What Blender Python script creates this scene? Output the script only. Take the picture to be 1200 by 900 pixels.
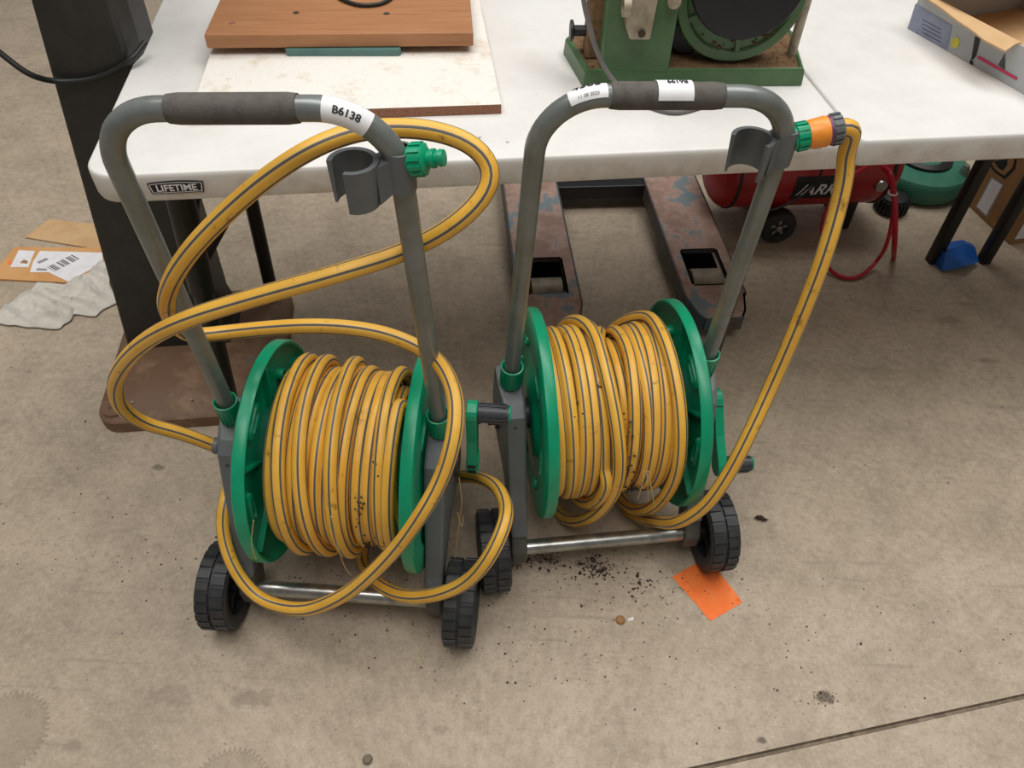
import bpy, bmesh, math, random
from mathutils import Vector, Matrix

random.seed(7)
for o in list(bpy.data.objects):
    bpy.data.objects.remove(o, do_unlink=True)
scene = bpy.context.scene
COL = scene.collection
PI = math.pi

# ------------------------------------------------------------------ camera
CAM_H, PITCH, FPX, ROLL = 1.385, math.radians(47.05), 912.0, 0.0343
cd = bpy.data.cameras.new('camera')
cd.sensor_width = 36.0
cd.lens = FPX / 1200.0 * 36.0
cd.clip_start = 0.02
cam = bpy.data.objects.new('camera', cd)
COL.objects.link(cam)
cam.matrix_world = (Matrix.Translation((0, 0, CAM_H)) @ Matrix.Rotation(PI / 2 - PITCH, 4, 'X')
                    @ Matrix.Rotation(ROLL, 4, 'Z'))
scene.camera = cam

# ------------------------------------------------------------------ light
w = bpy.data.worlds.new('hall_light')
scene.world = w
w.use_nodes = True
w.node_tree.nodes['Background'].inputs[0].default_value = (1.0, 0.975, 0.94, 1)
w.node_tree.nodes['Background'].inputs[1].default_value = 0.18


def area(name, loc, size, size_y, power, target, color=(1, 1, 1)):
    l = bpy.data.lights.new(name, 'AREA')
    l.shape = 'RECTANGLE'
    l.size, l.size_y, l.energy, l.color = size, size_y, power, color
    o = bpy.data.objects.new(name, l)
    COL.objects.link(o)
    o.location = loc
    o.rotation_euler = (Vector(target) - Vector(loc)).to_track_quat('-Z', 'Y').to_euler()
    return o


area('ceiling_light_strip', (1.5, 2.2, 4.6), 4.5, 1.4, 128, (1.2, 1.9, 0), (1.0, 0.985, 0.955))
area('ceiling_light_strip', (-0.6, 0.1, 4.6), 4.5, 1.4, 132, (-0.4, 0.3, 0), (1.0, 0.985, 0.955))

vs = scene.view_settings
scene.display_settings.display_device = 'sRGB'
vs.view_transform = 'Standard'
vs.look = 'None'
vs.gamma = 1.0
vs.use_curve_mapping = False
vs.exposure = 0.0


# ------------------------------------------------------------------ pixel rays (directions only)
def ray(px, py):
    x, y = px - 600, py - 450
    a = math.cos(ROLL) * x + math.sin(ROLL) * y
    b = -math.sin(ROLL) * x + math.cos(ROLL) * y
    c, s = math.cos(PITCH), math.sin(PITCH)
    return Vector((a / FPX, c - b / FPX * s, -s - b / FPX * c))


def at(px, py, z=0.0):
    d = ray(px, py)
    return Vector((0, 0, CAM_H)) + d * ((z - CAM_H) / d.z)


def aty(px, py, Y):
    d = ray(px, py)
    return Vector((0, 0, CAM_H)) + d * (Y / d.y)


# ------------------------------------------------------------------ materials
def srgb(r, g, b):
    f = lambda c: (c / 255 / 12.92) if c / 255 <= 0.04045 else ((c / 255 + 0.055) / 1.055) ** 2.4
    return (f(r), f(g), f(b), 1.0)


class NT:
    def __init__(s, name):
        s.m = bpy.data.materials.new(name)
        s.m.use_nodes = True
        s.t = s.m.node_tree
        s.b = s.t.nodes['Principled BSDF']

    def n(s, typ, **kw):
        nd = s.t.nodes.new(typ)
        for k, v in kw.items():
            if k in nd.inputs:
                nd.inputs[k].default_value = v
            else:
                setattr(nd, k, v)
        return nd

    def l(s, a, b):
        s.t.links.new(a, b)

    def coord(s, kind='Object'):
        return s.n('ShaderNodeTexCoord').outputs[kind]

    def noise(s, vec, scale, detail=6, rough=0.6):
        nd = s.n('ShaderNodeTexNoise')
        nd.inputs['Scale'].default_value = scale
        nd.inputs['Detail'].default_value = detail
        nd.inputs['Roughness'].default_value = rough
        s.l(vec, nd.inputs['Vector'])
        return nd.outputs['Fac']

    def ramp(s, fac, stops):
        r = s.n('ShaderNodeValToRGB')
        e = r.color_ramp.elements
        while len(e) > 1:
            e.remove(e[-1])
        e[0].position, e[0].color = stops[0]
        for p, c in stops[1:]:
            k = e.new(p)
            k.color = c
        s.l(fac, r.inputs['Fac'])
        return r.outputs['Color']

    def mix(s, fac, a, b, mode='MIX'):
        m = s.n('ShaderNodeMix', data_type='RGBA', blend_type=mode)
        for idx, v in ((0, fac), (6, a), (7, b)):
            if hasattr(v, 'links') or isinstance(v, bpy.types.NodeSocket):
                s.l(v, m.inputs[idx])
            else:
                m.inputs[idx].default_value = v
        return m.outputs[2]

    def math(s, op, a, b=None, c=None):
        m = s.n('ShaderNodeMath', operation=op)
        for i, v in enumerate((a, b, c)):
            if v is None:
                continue
            if isinstance(v, bpy.types.NodeSocket):
                s.l(v, m.inputs[i])
            else:
                m.inputs[i].default_value = v
        return m.outputs[0]

    def bump(s, h, strength=0.2, dist=0.01):
        b = s.n('ShaderNodeBump')
        b.inputs['Strength'].default_value = strength
        b.inputs['Distance'].default_value = dist
        s.l(h, b.inputs['Height'])
        s.l(b.outputs[0], s.b.inputs['Normal'])


BW = lambda v: (v, v, v, 1)


def mat(name, col, rough=0.5, metal=0.0, col2=None, scale=30.0, lo=0.45, hi=0.7, bump=0.0, bscale=200.0,
        detail=6):
    t = NT(name)
    t.b.inputs['Roughness'].default_value = rough
    t.b.inputs['Metallic'].default_value = metal
    c = t.coord()
    if col2 is None:
        col2 = tuple(x * 0.8 for x in col[:3]) + (1,)
    f = t.noise(c, scale, detail)
    r = t.ramp(f, [(lo, col), (hi, col2)])
    t.l(r, t.b.inputs['Base Color'])
    if bump:
        t.bump(t.noise(c, bscale, 4), bump, 0.002)
    return t.m


def concrete():
    t = NT('concrete_floor')
    c = t.coord()
    big = t.noise(c, 1.3, 5, 0.6)
    mid = t.noise(c, 7.0, 8, 0.7)
    fine = t.noise(c, 210.0, 5, 0.85)
    base = t.ramp(big, [(0.3, srgb(176, 160, 139)), (0.5, srgb(186, 169, 148)), (0.72, srgb(168, 153, 133))])
    base = t.mix(t.ramp(mid, [(0.42, BW(0)), (0.72, BW(0.6))]), base, srgb(134, 121, 102))
    base = t.mix(t.ramp(fine, [(0.54, BW(0)), (0.68, BW(0.6))]), base, srgb(118, 106, 92))
    base = t.mix(t.ramp(fine, [(0.30, BW(0.7)), (0.42, BW(0))]), base, srgb(226, 214, 194))
    grit = t.noise(c, 55.0, 7, 0.85)
    base = t.mix(t.ramp(grit, [(0.50, BW(0)), (0.66, BW(0.55))]), base, srgb(126, 112, 96))
    base = t.mix(t.ramp(grit, [(0.32, BW(0.5)), (0.46, BW(0))]), base, srgb(212, 198, 176))
    # dark specks
    v = t.n('ShaderNodeTexVoronoi')
    v.inputs['Scale'].default_value = 34
    t.l(c, v.inputs['Vector'])
    sp = t.ramp(v.outputs['Distance'], [(0.05, BW(1)), (0.085, BW(0))])
    gate = t.ramp(t.noise(c, 9, 2), [(0.56, BW(0)), (0.60, BW(1))])
    sp = t.math('MULTIPLY', sp, gate)
    base = t.mix(sp, base, srgb(70, 60, 50))
    # faint scuff streaks
    mp = t.n('ShaderNodeMapping')
    mp.inputs['Rotation'].default_value = (0, 0, 0.8)
    mp.inputs['Scale'].default_value = (1.2, 16, 1)
    t.l(c, mp.inputs['Vector'])
    st = t.ramp(t.noise(mp.outputs[0], 3.0, 3), [(0.62, BW(0)), (0.72, BW(0.35))])
    base = t.mix(st, base, srgb(130, 118, 102))
    # toothed ring stains left by saw blades
    sep = t.n('ShaderNodeSeparateXYZ')
    t.l(c, sep.inputs[0])
    for (cx, cy, R, teeth, k) in STAINS:
        dx = t.math('SUBTRACT', sep.outputs[0], cx)
        dy = t.math('SUBTRACT', sep.outputs[1], cy)
        r = t.math('SQRT', t.math('ADD', t.math('MULTIPLY', dx, dx), t.math('MULTIPLY', dy, dy)))
        an = t.math('ARCTAN2', dy, dx)
        th = t.math('SINE', t.math('MULTIPLY', an, float(teeth)))
        q = t.math('SUBTRACT', r, t.math('MULTIPLY', th, 0.0045))
        inside = t.ramp(t.math('DIVIDE', q, R * 2), [(0.0, BW(0.32 * k)), (0.46, BW(0.38 * k)), (0.49, BW(0.8 * k)),
                                                     (0.505, BW(0))])
        base = t.mix(inside, base, srgb(132, 118, 99))
    for (cx, cy, rx, ry, k) in BLOTS:
        dx = t.math('DIVIDE', t.math('SUBTRACT', sep.outputs[0], cx), rx)
        dy = t.math('DIVIDE', t.math('SUBTRACT', sep.outputs[1], cy), ry)
        r = t.math('SQRT', t.math('ADD', t.math('MULTIPLY', dx, dx), t.math('MULTIPLY', dy, dy)))
        r = t.math('ADD', r, t.math('MULTIPLY', t.math('SUBTRACT', t.noise(c, 40, 4), 0.5), 2.2))
        base = t.mix(t.ramp(r, [(0.5, BW(k)), (0.95, BW(0))]), base, srgb(88, 76, 64))
    t.l(base, t.b.inputs['Base Color'])
    t.b.inputs['Roughness'].default_value = 0.62
    t.bump(t.math('ADD', t.noise(c, 90, 5), t.math('MULTIPLY', t.noise(c, 12, 3), 2.0)), 0.12, 0.004)
    return t.m


def hose_mat():
    t = NT('yellow_hose')
    uv = t.coord('UV')
    sep = t.n('ShaderNodeSeparateXYZ')
    t.l(uv, sep.inputs[0])
    u4 = t.math('FRACT', t.math('MULTIPLY', sep.outputs[0], 5.0))
    d = t.math('ABSOLUTE', t.math('SUBTRACT', u4, 0.5))
    c = t.coord()
    base = t.ramp(t.noise(c, 14, 4), [(0.35, srgb(240, 188, 74)), (0.7, srgb(230, 170, 52))])
    # woven look beneath the skin
    wv = t.n('ShaderNodeTexWave')
    wv.inputs['Scale'].default_value = 60
    wv.inputs['Distortion'].default_value = 1.0
    t.l(uv, wv.inputs['Vector'])
    base = t.mix(t.math('MULTIPLY', wv.outputs['Fac'], 0.16), base, srgb(196, 118, 20))
    base = t.mix(t.ramp(d, [(0.17, BW(0.75)), (0.20, BW(0))]), base, srgb(224, 186, 110))
    stripe = t.ramp(d, [(0.105, BW(1)), (0.125, BW(0))])
    base = t.mix(stripe, base, srgb(92, 88, 84))
    dirt = t.ramp(t.noise(c, 38, 6, 0.7), [(0.60, BW(0)), (0.72, BW(0.75))])
    base = t.mix(dirt, base, srgb(96, 64, 30))
    t.l(base, t.b.inputs['Base Color'])
    t.b.inputs['Roughness'].default_value = 0.42
    return t.m


def woodboard():
    t = NT('brown_wood')
    c = t.coord()
    mp = t.n('ShaderNodeMapping')
    mp.inputs['Scale'].default_value = (3, 60, 30)
    t.l(c, mp.inputs['Vector'])
    n = t.noise(mp.outputs[0], 2.5, 6)
    t.l(t.ramp(n, [(0.3, srgb(176, 124, 84)), (0.6, srgb(162, 110, 70)), (0.8, srgb(140, 92, 58))]),
        t.b.inputs['Base Color'])
    t.b.inputs['Roughness'].default_value = 0.5
    return t.m


def rusty(name, paint, rust, bare, amt=0.5):
    t = NT(name)
    c = t.coord()
    n = t.noise(c, 9, 8, 0.7)
    n2 = t.noise(c, 60, 5, 0.7)
    base = t.ramp(n, [(amt - 0.12, rust), (amt, bare), (amt + 0.03, paint), (1, paint)])
    base = t.mix(t.ramp(n2, [(0.5, BW(0)), (0.7, BW(0.6))]), base, rust)
    t.l(base, t.b.inputs['Base Color'])
    t.b.inputs['Roughness'].default_value = 0.6
    t.bump(n2, 0.25, 0.003)
    return t.m


def oxide_board():
    t = NT('white_chipboard_face')
    c = t.coord()
    n = t.noise(c, 260, 4, 0.8)
    n2 = t.noise(c, 13, 8, 0.75)
    base = t.ramp(n, [(0.3, srgb(238, 235, 229)), (0.6, srgb(230, 225, 216)), (0.75, srgb(206, 196, 180))])
    base = t.mix(t.ramp(n2, [(0.52, BW(0)), (0.66, BW(0.6))]), base, srgb(196, 168, 128))
    base = t.mix(t.ramp(n2, [(0.63, BW(0)), (0.66, BW(0.8))]), base, srgb(120, 82, 58))
    t.l(base, t.b.inputs['Base Color'])
    t.b.inputs['Roughness'].default_value = 0.6
    return t.m


def white_table():
    t = NT('white_plastic_table')
    c = t.coord()
    n = t.noise(c, 5, 6, 0.7)
    base = t.ramp(n, [(0.4, srgb(228, 226, 222)), (0.7, srgb(216, 212, 206))])
    v = t.n('ShaderNodeTexVoronoi')
    v.inputs['Scale'].default_value = 16
    t.l(c, v.inputs['Vector'])
    sp = t.math('MULTIPLY', t.ramp(v.outputs['Distance'], [(0.03, BW(1)), (0.055, BW(0))]),
                t.ramp(t.noise(c, 5, 2), [(0.5, BW(0)), (0.54, BW(0.8))]))
    base = t.mix(sp, base, srgb(120, 112, 104))
    # grime along the rim
    sep = t.n('ShaderNodeSeparateXYZ')
    t.l(c, sep.inputs[0])
    rim = t.math('MULTIPLY', t.ramp(sep.outputs[2], [(0.0, BW(1)), (0.724, BW(1)), (0.733, BW(0))]),
                 t.ramp(t.noise(c, 11, 6, 0.7), [(0.42, BW(0.12)), (0.68, BW(0.65))]))
    base = t.mix(rim, base, srgb(168, 150, 130))
    t.l(base, t.b.inputs['Base Color'])
    t.b.inputs['Roughness'].default_value = 0.42
    t.bump(t.noise(c, 300, 3), 0.05, 0.001)
    return t.m


SB1, SB2 = at(2, 862), at(268, 925)
STAINS = [(SB1.x, SB1.y, 0.072, 46, 1.0), (SB2.x, SB2.y, 0.062, 46, 1.0)]
BL = [(965, 818, .024, .014, .85), (893, 868, .012, .008, .85), (295, 818, .05, .02, .3), (185, 548, .02, .008, .6),
      (1157, 423, .025, .012, .4), (200, 815, .05, .025, .22), (85, 875, .018, .015, .3), (640, 655, .04, .012, .35),
      (700, 662, .06, .014, .3), (1110, 375, .05, .02, .3), (630, 392, .02, .01, .3), (520, 855, .02, .012, .3)]
BLOTS = []
for (px, py, rx, ry, k) in BL:
    p = at(px, py)
    BLOTS.append((p.x, p.y, rx, ry, k))

M = {}
M['floor'] = concrete()
M['joint'] = mat('floor_joint_dirt', srgb(112, 98, 84), 0.9, col2=srgb(146, 130, 110), scale=60)
M['hose'] = hose_mat()
M['green'] = mat('green_plastic', srgb(2, 154, 110), 0.34, col2=srgb(0, 138, 98), scale=12)
M['greendark'] = mat('dark_green_plastic', srgb(12, 104, 78), 0.4)
M['tube'] = mat('grey_painted_tube', srgb(126, 131, 130), 0.30, 0.25, col2=srgb(110, 113, 106), scale=18)
M['foam'] = mat('grey_foam_grip', srgb(98, 93, 88), 0.9, col2=srgb(82, 77, 72), scale=60, bump=0.4, bscale=500)
M['grey'] = mat('grey_plastic', srgb(100, 104, 106), 0.42, col2=srgb(88, 91, 92), scale=8)
M['greylow'] = mat('taupe_grey_plastic', srgb(86, 84, 78), 0.55)
M['darkgrey'] = mat('charcoal_plastic', srgb(60, 62, 66), 0.4)
M['rubber'] = mat('black_wheel_plastic', srgb(40, 42, 45), 0.5, col2=srgb(54, 54, 52), scale=30)
M['black'] = mat('black_plastic', srgb(24, 24, 26), 0.5)
M['steel'] = mat('galvanised_steel', srgb(176, 176, 172), 0.28, 0.9, col2=srgb(140, 138, 130), scale=40)
M['white'] = mat('white_sticker', srgb(240, 240, 240), 0.5, col2=srgb(230, 230, 230))
M['ink'] = mat('black_ink', srgb(28, 28, 32), 0.6)
M['greyink'] = mat('grey_ink', srgb(150, 148, 150), 0.6)
M['table'] = white_table()
M['tleg'] = mat('dark_bronze_leg', srgb(38, 35, 32), 0.45, 0.3)
M['chip'] = oxide_board()
M['chipedge'] = mat('chipboard_edge', srgb(150, 104, 78), 0.8, col2=srgb(112, 74, 54), scale=240, bump=0.5, bscale=300)
M['wood'] = woodboard()
M['teal'] = mat('teal_painted_wood', srgb(86, 124, 120), 0.6)
M['mgreen'] = mat('machine_green_paint', srgb(66, 98, 58), 0.4, col2=srgb(84, 112, 76), scale=10)
M['sawdust'] = mat('sawdust', srgb(122, 92, 62), 0.95, col2=srgb(84, 66, 44), scale=90, bump=0.8, bscale=260)
M['dirt'] = mat('soil_crumbs', srgb(74, 58, 46), 0.95, col2=srgb(50, 39, 31), scale=40)
M['straw'] = mat('dry_straw', srgb(196, 170, 118), 0.8)
M['cast'] = mat('beige_casting', srgb(168, 156, 136), 0.5, 0.2, col2=srgb(130, 116, 96), scale=40)
M['column'] = mat('black_machine_paint', srgb(42, 41, 38), 0.5, col2=srgb(52, 50, 45), scale=20)
M['rustbase'] = rusty('rusty_iron', srgb(120, 112, 102), srgb(112, 84, 62), srgb(140, 108, 82), 0.62)
M['fork'] = rusty('worn_blue_fork', srgb(120, 136, 142), srgb(150, 122, 108), srgb(180, 150, 136), 0.55)
M['forkblue'] = rusty('blue_fork_side', srgb(66, 84, 94), srgb(84, 66, 58), srgb(80, 82, 82), 0.52)
M['roller'] = mat('grey_roller', srgb(160, 152, 136), 0.5, 0.2, col2=srgb(112, 104, 92))
M['red'] = mat('red_tank_paint', srgb(168, 30, 34), 0.32, col2=srgb(142, 24, 28), scale=6)
M['redhose'] = mat('red_air_hose', srgb(190, 20, 44), 0.35)
M['card'] = mat('cardboard', srgb(204, 168, 124), 0.85, col2=srgb(190, 152, 108), scale=14)
M['cardorange'] = mat('orange_brown_card', srgb(210, 160, 104), 0.8, col2=srgb(200, 142, 86), scale=9)
M['cardbrown'] = mat('dark_cardboard', srgb(160, 120, 78), 0.85, col2=srgb(142, 102, 64), scale=12)
M['paper'] = mat('white_paper', srgb(232, 230, 232), 0.7, col2=srgb(222, 218, 220))
M['cloth'] = mat('grey_white_cloth', srgb(206, 201, 190), 0.95, col2=srgb(190, 184, 172), scale=24, bump=0.3, bscale=400)
M['boxprint'] = mat('grey_box_print', srgb(176, 178, 178), 0.5, col2=srgb(166, 168, 170), scale=8)
M['boxblue'] = mat('blue_grey_print', srgb(138, 144, 166), 0.5)
M['yellow'] = mat('yellow_print', srgb(214, 200, 62), 0.5)
M['pink'] = mat('crimson_print', srgb(206, 40, 92), 0.5)
M['orange'] = mat('orange_plastic', srgb(245, 150, 50), 0.38)
M['orangepaper'] = mat('orange_paper', srgb(246, 118, 48), 0.75, col2=srgb(250, 134, 66), scale=30)
M['purple'] = mat('purple_ring', srgb(110, 56, 96), 0.4)
M['bluefilm'] = mat('blue_plastic_sheet', srgb(34, 104, 200), 0.4)
M['fangreen'] = mat('sea_green_plastic', srgb(54, 116, 94), 0.4)
M['cable'] = mat('black_cable', srgb(34, 34, 34), 0.5)
M['greycable'] = mat('grey_cable', srgb(112, 108, 106), 0.5)
M['pebble'] = mat('pebble', srgb(120, 108, 94), 0.8)


# ------------------------------------------------------------------ mesh builder
class MB:
    def __init__(s):
        s.v, s.f, s.m, s.uv = [], [], [], []

    def add(s, vs, fs, mi=0, uvs=None):
        o = len(s.v)
        s.v += [tuple(p) for p in vs]
        for k, f in enumerate(fs):
            s.f.append(tuple(i + o for i in f))
            s.m.append(mi)
            s.uv.append(uvs[k] if uvs else None)
        return s

    def box(s, lo, hi, mi=0, tf=None):
        x0, y0, z0 = lo
        x1, y1, z1 = hi
        vs = [Vector(p) for p in ((x0, y0, z0), (x1, y0, z0), (x1, y1, z0), (x0, y1, z0),
                                  (x0, y0, z1), (x1, y0, z1), (x1, y1, z1), (x0, y1, z1))]
        if tf:
            vs = [tf @ p for p in vs]
        return s.add(vs, [(3, 2, 1, 0), (4, 5, 6, 7), (0, 1, 5, 4), (1, 2, 6, 5), (2, 3, 7, 6), (3, 0, 4, 7)], mi)

    def loft(s, rings, mi=0, cap0=True, cap1=True, closed=True):
        n = len(rings[0])
        vs = [p for r in rings for p in r]
        fs = []
        for i in range(len(rings) - 1):
            for k in range(n if closed else n - 1):
                k2 = (k + 1) % n
                fs.append((i * n + k, i * n + k2, (i + 1) * n + k2, (i + 1) * n + k))
        if cap0:
            fs.append(tuple(reversed(range(n))))
        if cap1:
            fs.append(tuple(range((len(rings) - 1) * n, len(rings) * n)))
        return s.add(vs, fs, mi)

    def lathe(s, prof, axis='Z', origin=(0, 0, 0), n=32, mi=0, tf=None, cap0=False, cap1=False):
        o = Vector(origin)
        rings = []
        for (r, h) in prof:
            rg = []
            for k in range(n):
                a = 2 * PI * k / n
                c, d = r * math.cos(a), r * math.sin(a)
                p = {'Z': Vector((c, d, h)), 'X': Vector((h, c, d)), 'Y': Vector((d, h, c))}[axis]
                p = (tf @ p) if tf else p
                rg.append(p + o)
            rings.append(rg)
        return s.loft(rings, mi, cap0, cap1)

    def cyl(s, a, b, r, r2=None, n=20, mi=0):
        a, b = Vector(a), Vector(b)
        q = (b - a).to_track_quat('Z', 'Y').to_matrix()
        r2 = r if r2 is None else r2
        rings = []
        for (c, rr) in ((a, r), (b, r2)):
            rings.append([c + q @ Vector((rr * math.cos(2 * PI * k / n), rr * math.sin(2 * PI * k / n), 0))
                          for k in range(n)])
        return s.loft(rings, mi)

    def tube(s, pts, r, n=12, mi=0, twist=None, caps=True):
        pts = [Vector(p) for p in pts]
        N = len(pts)
        T = []
        for i in range(N):
            d = pts[min(i + 1, N - 1)] - pts[max(i - 1, 0)]
            T.append(d.normalized() if d.length > 1e-9 else Vector((0, 0, 1)))
        ref = Vector((0, 0, 1)) if abs(T[0].z) < 0.9 else Vector((1, 0, 0))
        nrm = (ref - T[0] * ref.dot(T[0])).normalized()
        vs, fs, uvs = [], [], []
        L = 0
        Ls = []
        for i in range(N):
            if i:
                nrm = (nrm - T[i] * nrm.dot(T[i]))
                nrm.normalize()
                L += (pts[i] - pts[i - 1]).length
            Ls.append(L)
            b = T[i].cross(nrm)
            rr = r(i / (N - 1)) if callable(r) else r
            for k in range(n):
                a = 2 * PI * k / n
                vs.append(pts[i] + nrm * (rr * math.cos(a)) + b * (rr * math.sin(a)))
        for i in range(N - 1):
            t0 = twist(Ls[i]) if twist else 0
            t1 = twist(Ls[i + 1]) if twist else 0
            for k in range(n):
                k2 = (k + 1) % n
                fs.append((i * n + k, i * n + k2, (i + 1) * n + k2, (i + 1) * n + k))
                uvs.append(((k / n + t0, Ls[i]), ((k + 1) / n + t0, Ls[i]), ((k + 1) / n + t1, Ls[i + 1]),
                            (k / n + t1, Ls[i + 1])))
        if caps:
            fs.append(tuple(reversed(range(n))))
            uvs.append(tuple((0, 0) for _ in range(n)))
            fs.append(tuple(range((N - 1) * n, N * n)))
            uvs.append(tuple((0, 0) for _ in range(n)))
        return s.add(vs, fs, mi, uvs)

    def prism(s, poly, lo, hi, plane='XY', mi=0, tf=None):
        def P(a, b, c):
            p = {'XY': Vector((a, b, c)), 'YZ': Vector((c, a, b)), 'XZ': Vector((a, c, b))}[plane]
            return (tf @ p) if tf else p
        return s.loft([[P(a, b, lo) for a, b in poly], [P(a, b, hi) for a, b in poly]], mi)

    def blob(s, c, r, mi=0, squash=0.6, seed=0):
        rnd = random.Random(seed)
        c = Vector(c)
        vs = []
        for (x, y, z) in ((1, 0, 0), (-1, 0, 0), (0, 1, 0), (0, -1, 0), (0, 0, 1), (0, 0, -1)):
            k = r * rnd.uniform(0.6, 1.25)
            vs.append(c + Vector((x * k, y * k, z * k * squash)))
        fs = [(0, 2, 4), (2, 1, 4), (1, 3, 4), (3, 0, 4), (2, 0, 5), (1, 2, 5), (3, 1, 5), (0, 3, 5)]
        return s.add(vs, fs, mi)

    def build(s, name, mats, parent=None, smooth=False, bevel=0.0, seg=2, loc=None, recalc=True):
        me = bpy.data.meshes.new(name)
        me.from_pydata(s.v, [], s.f)
        if not isinstance(mats, (list, tuple)):
            mats = [mats]
        for m in mats:
            me.materials.append(M[m] if isinstance(m, str) else m)
        for p, mi in zip(me.polygons, s.m):
            p.material_index = mi
        if any(u is not None for u in s.uv):
            lay = me.uv_layers.new(name='UVMap')
            for p, u in zip(me.polygons, s.uv):
                if u:
                    for k, li in enumerate(p.loop_indices):
                        lay.data[li].uv = u[k]
        if recalc:
            bm = bmesh.new()
            bm.from_mesh(me)
            bmesh.ops.recalc_face_normals(bm, faces=bm.faces)
            bm.to_mesh(me)
            bm.free()
        if smooth:
            for p in me.polygons:
                p.use_smooth = True
            try:
                me.set_sharp_from_angle(angle=math.radians(38))
            except Exception:
                pass
        me.update()
        o = bpy.data.objects.new(name, me)
        COL.objects.link(o)
        if parent:
            o.parent = parent
        if loc is not None:
            o.location = loc
        if bevel:
            b = o.modifiers.new('bevel', 'BEVEL')
            b.width, b.segments, b.limit_method, b.angle_limit = bevel, seg, 'ANGLE', math.radians(40)
        return o


def tag(o, label, cat, group=None):
    o['label'] = label
    o['category'] = cat
    if group:
        o['group'] = group
    return o


def thing(name, label, cat, loc=(0, 0, 0), rz=0.0, group=None):
    o = bpy.data.objects.new(name, None)
    COL.objects.link(o)
    o.location = loc
    o.rotation_euler = (0, 0, rz)
    return tag(o, label, cat, group)


def spline(pts, step=8):
    P = [Vector(p) for p in pts]
    P = [P[0] * 2 - P[1]] + P + [P[-1] * 2 - P[-2]]
    out = []
    for i in range(1, len(P) - 2):
        p0, p1, p2, p3 = P[i - 1:i + 3]
        # centripetal Catmull-Rom
        t0 = 0
        t1 = t0 + max((p1 - p0).length, 1e-6) ** 0.5
        t2 = t1 + max((p2 - p1).length, 1e-6) ** 0.5
        t3 = t2 + max((p3 - p2).length, 1e-6) ** 0.5
        for k in range(step):
            t = t1 + (t2 - t1) * k / step
            a1 = p0 * ((t1 - t) / (t1 - t0)) + p1 * ((t - t0) / (t1 - t0))
            a2 = p1 * ((t2 - t) / (t2 - t1)) + p2 * ((t - t1) / (t2 - t1))
            a3 = p2 * ((t3 - t) / (t3 - t2)) + p3 * ((t - t2) / (t3 - t2))
            b1 = a1 * ((t2 - t) / (t2 - t0)) + a2 * ((t - t0) / (t2 - t0))
            b2 = a2 * ((t3 - t) / (t3 - t1)) + a3 * ((t - t1) / (t3 - t1))
            out.append(b1 * ((t2 - t) / (t2 - t1)) + b2 * ((t - t1) / (t2 - t1)))
    out.append(P[-2])
    return out


def smooth_path(pts, it=3):
    for _ in range(it):
        q = [pts[0]]
        for i in range(1, len(pts) - 1):
            q.append(pts[i - 1] * 0.25 + pts[i] * 0.5 + pts[i + 1] * 0.25)
        q.append(pts[-1])
        pts = q
    return pts


def fillet(pts, r, n=12):
    P = [Vector(p) for p in pts]
    out = [P[0]]
    for i in range(1, len(P) - 1):
        a, b = (P[i - 1] - P[i]).normalized(), (P[i + 1] - P[i]).normalized()
        half = a.angle(b) / 2
        d = r / math.tan(half)
        c = P[i] + (a + b).normalized() * (r / math.sin(half))
        s, e = P[i] + a * d - c, P[i] + b * d - c
        for k in range(n + 1):
            out.append(c + s.slerp(e, k / n) if False else c + (s * (1 - k / n) + e * (k / n)).normalized() * r)
    out.append(P[-1])
    return out


def resample(pts, step):
    out = [pts[0]]
    acc = 0
    for i in range(1, len(pts)):
        a, b = pts[i - 1], pts[i]
        L = (b - a).length
        if L < 1e-9:
            continue
        while acc + L >= step:
            t = (step - acc) / L
            a = a + (b - a) * t
            out.append(a)
            L = (b - a).length
            acc = 0
        acc += L
    out.append(pts[-1])
    return out


def rrect(w, d, r, n=6, cx=0.0, cy=0.0, rl=None, rr=None):
    pts = []
    r_ = r
    for (sx, sy, a0) in ((1, -1, -PI / 2), (1, 1, 0), (-1, 1, PI / 2), (-1, -1, PI)):
        r = r_ if (rr if sx > 0 else rl) is None else (rr if sx > 0 else rl)
        for k in range(n + 1):
            a = a0 + PI / 2 * k / n
            pts.append((cx + sx * (w / 2 - r) + r * math.cos(a), cy + sy * (d / 2 - r) + r * math.sin(a)))
    return pts


def text_geo(body, size, shear=0.0):
    cu = bpy.data.curves.new('t', 'FONT')
    cu.body = body
    cu.size = size
    cu.shear = shear
    cu.offset = size * 0.022
    cu.align_x = 'CENTER'
    cu.align_y = 'CENTER'
    ob = bpy.data.objects.new('t', cu)
    COL.objects.link(ob)
    bpy.context.view_layer.update()
    dg = bpy.context.evaluated_depsgraph_get()
    me = bpy.data.meshes.new_from_object(ob.evaluated_get(dg))
    bm = bmesh.new()
    bm.from_mesh(me)
    bmesh.ops.triangulate(bm, faces=bm.faces)
    bmesh.ops.subdivide_edges(bm, edges=bm.edges, cuts=2, use_grid_fill=True)
    bm.to_mesh(me)
    bm.free()
    vs = [Vector(v.co) for v in me.vertices]
    fs = [tuple(p.vertices) for p in me.polygons]
    bpy.data.objects.remove(ob)
    bpy.data.curves.remove(cu)
    bpy.data.meshes.remove(me)
    return vs, fs


def text_obj(body, size, tf, name, material, parent, shear=0.0, squeeze=1.0):
    vs, fs = text_geo(body, size, shear)
    m = MB()
    m.add([tf @ Vector((v.x * squeeze, v.y, 0)) for v in vs], fs)
    return m.build(name, material, parent, recalc=False)


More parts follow.
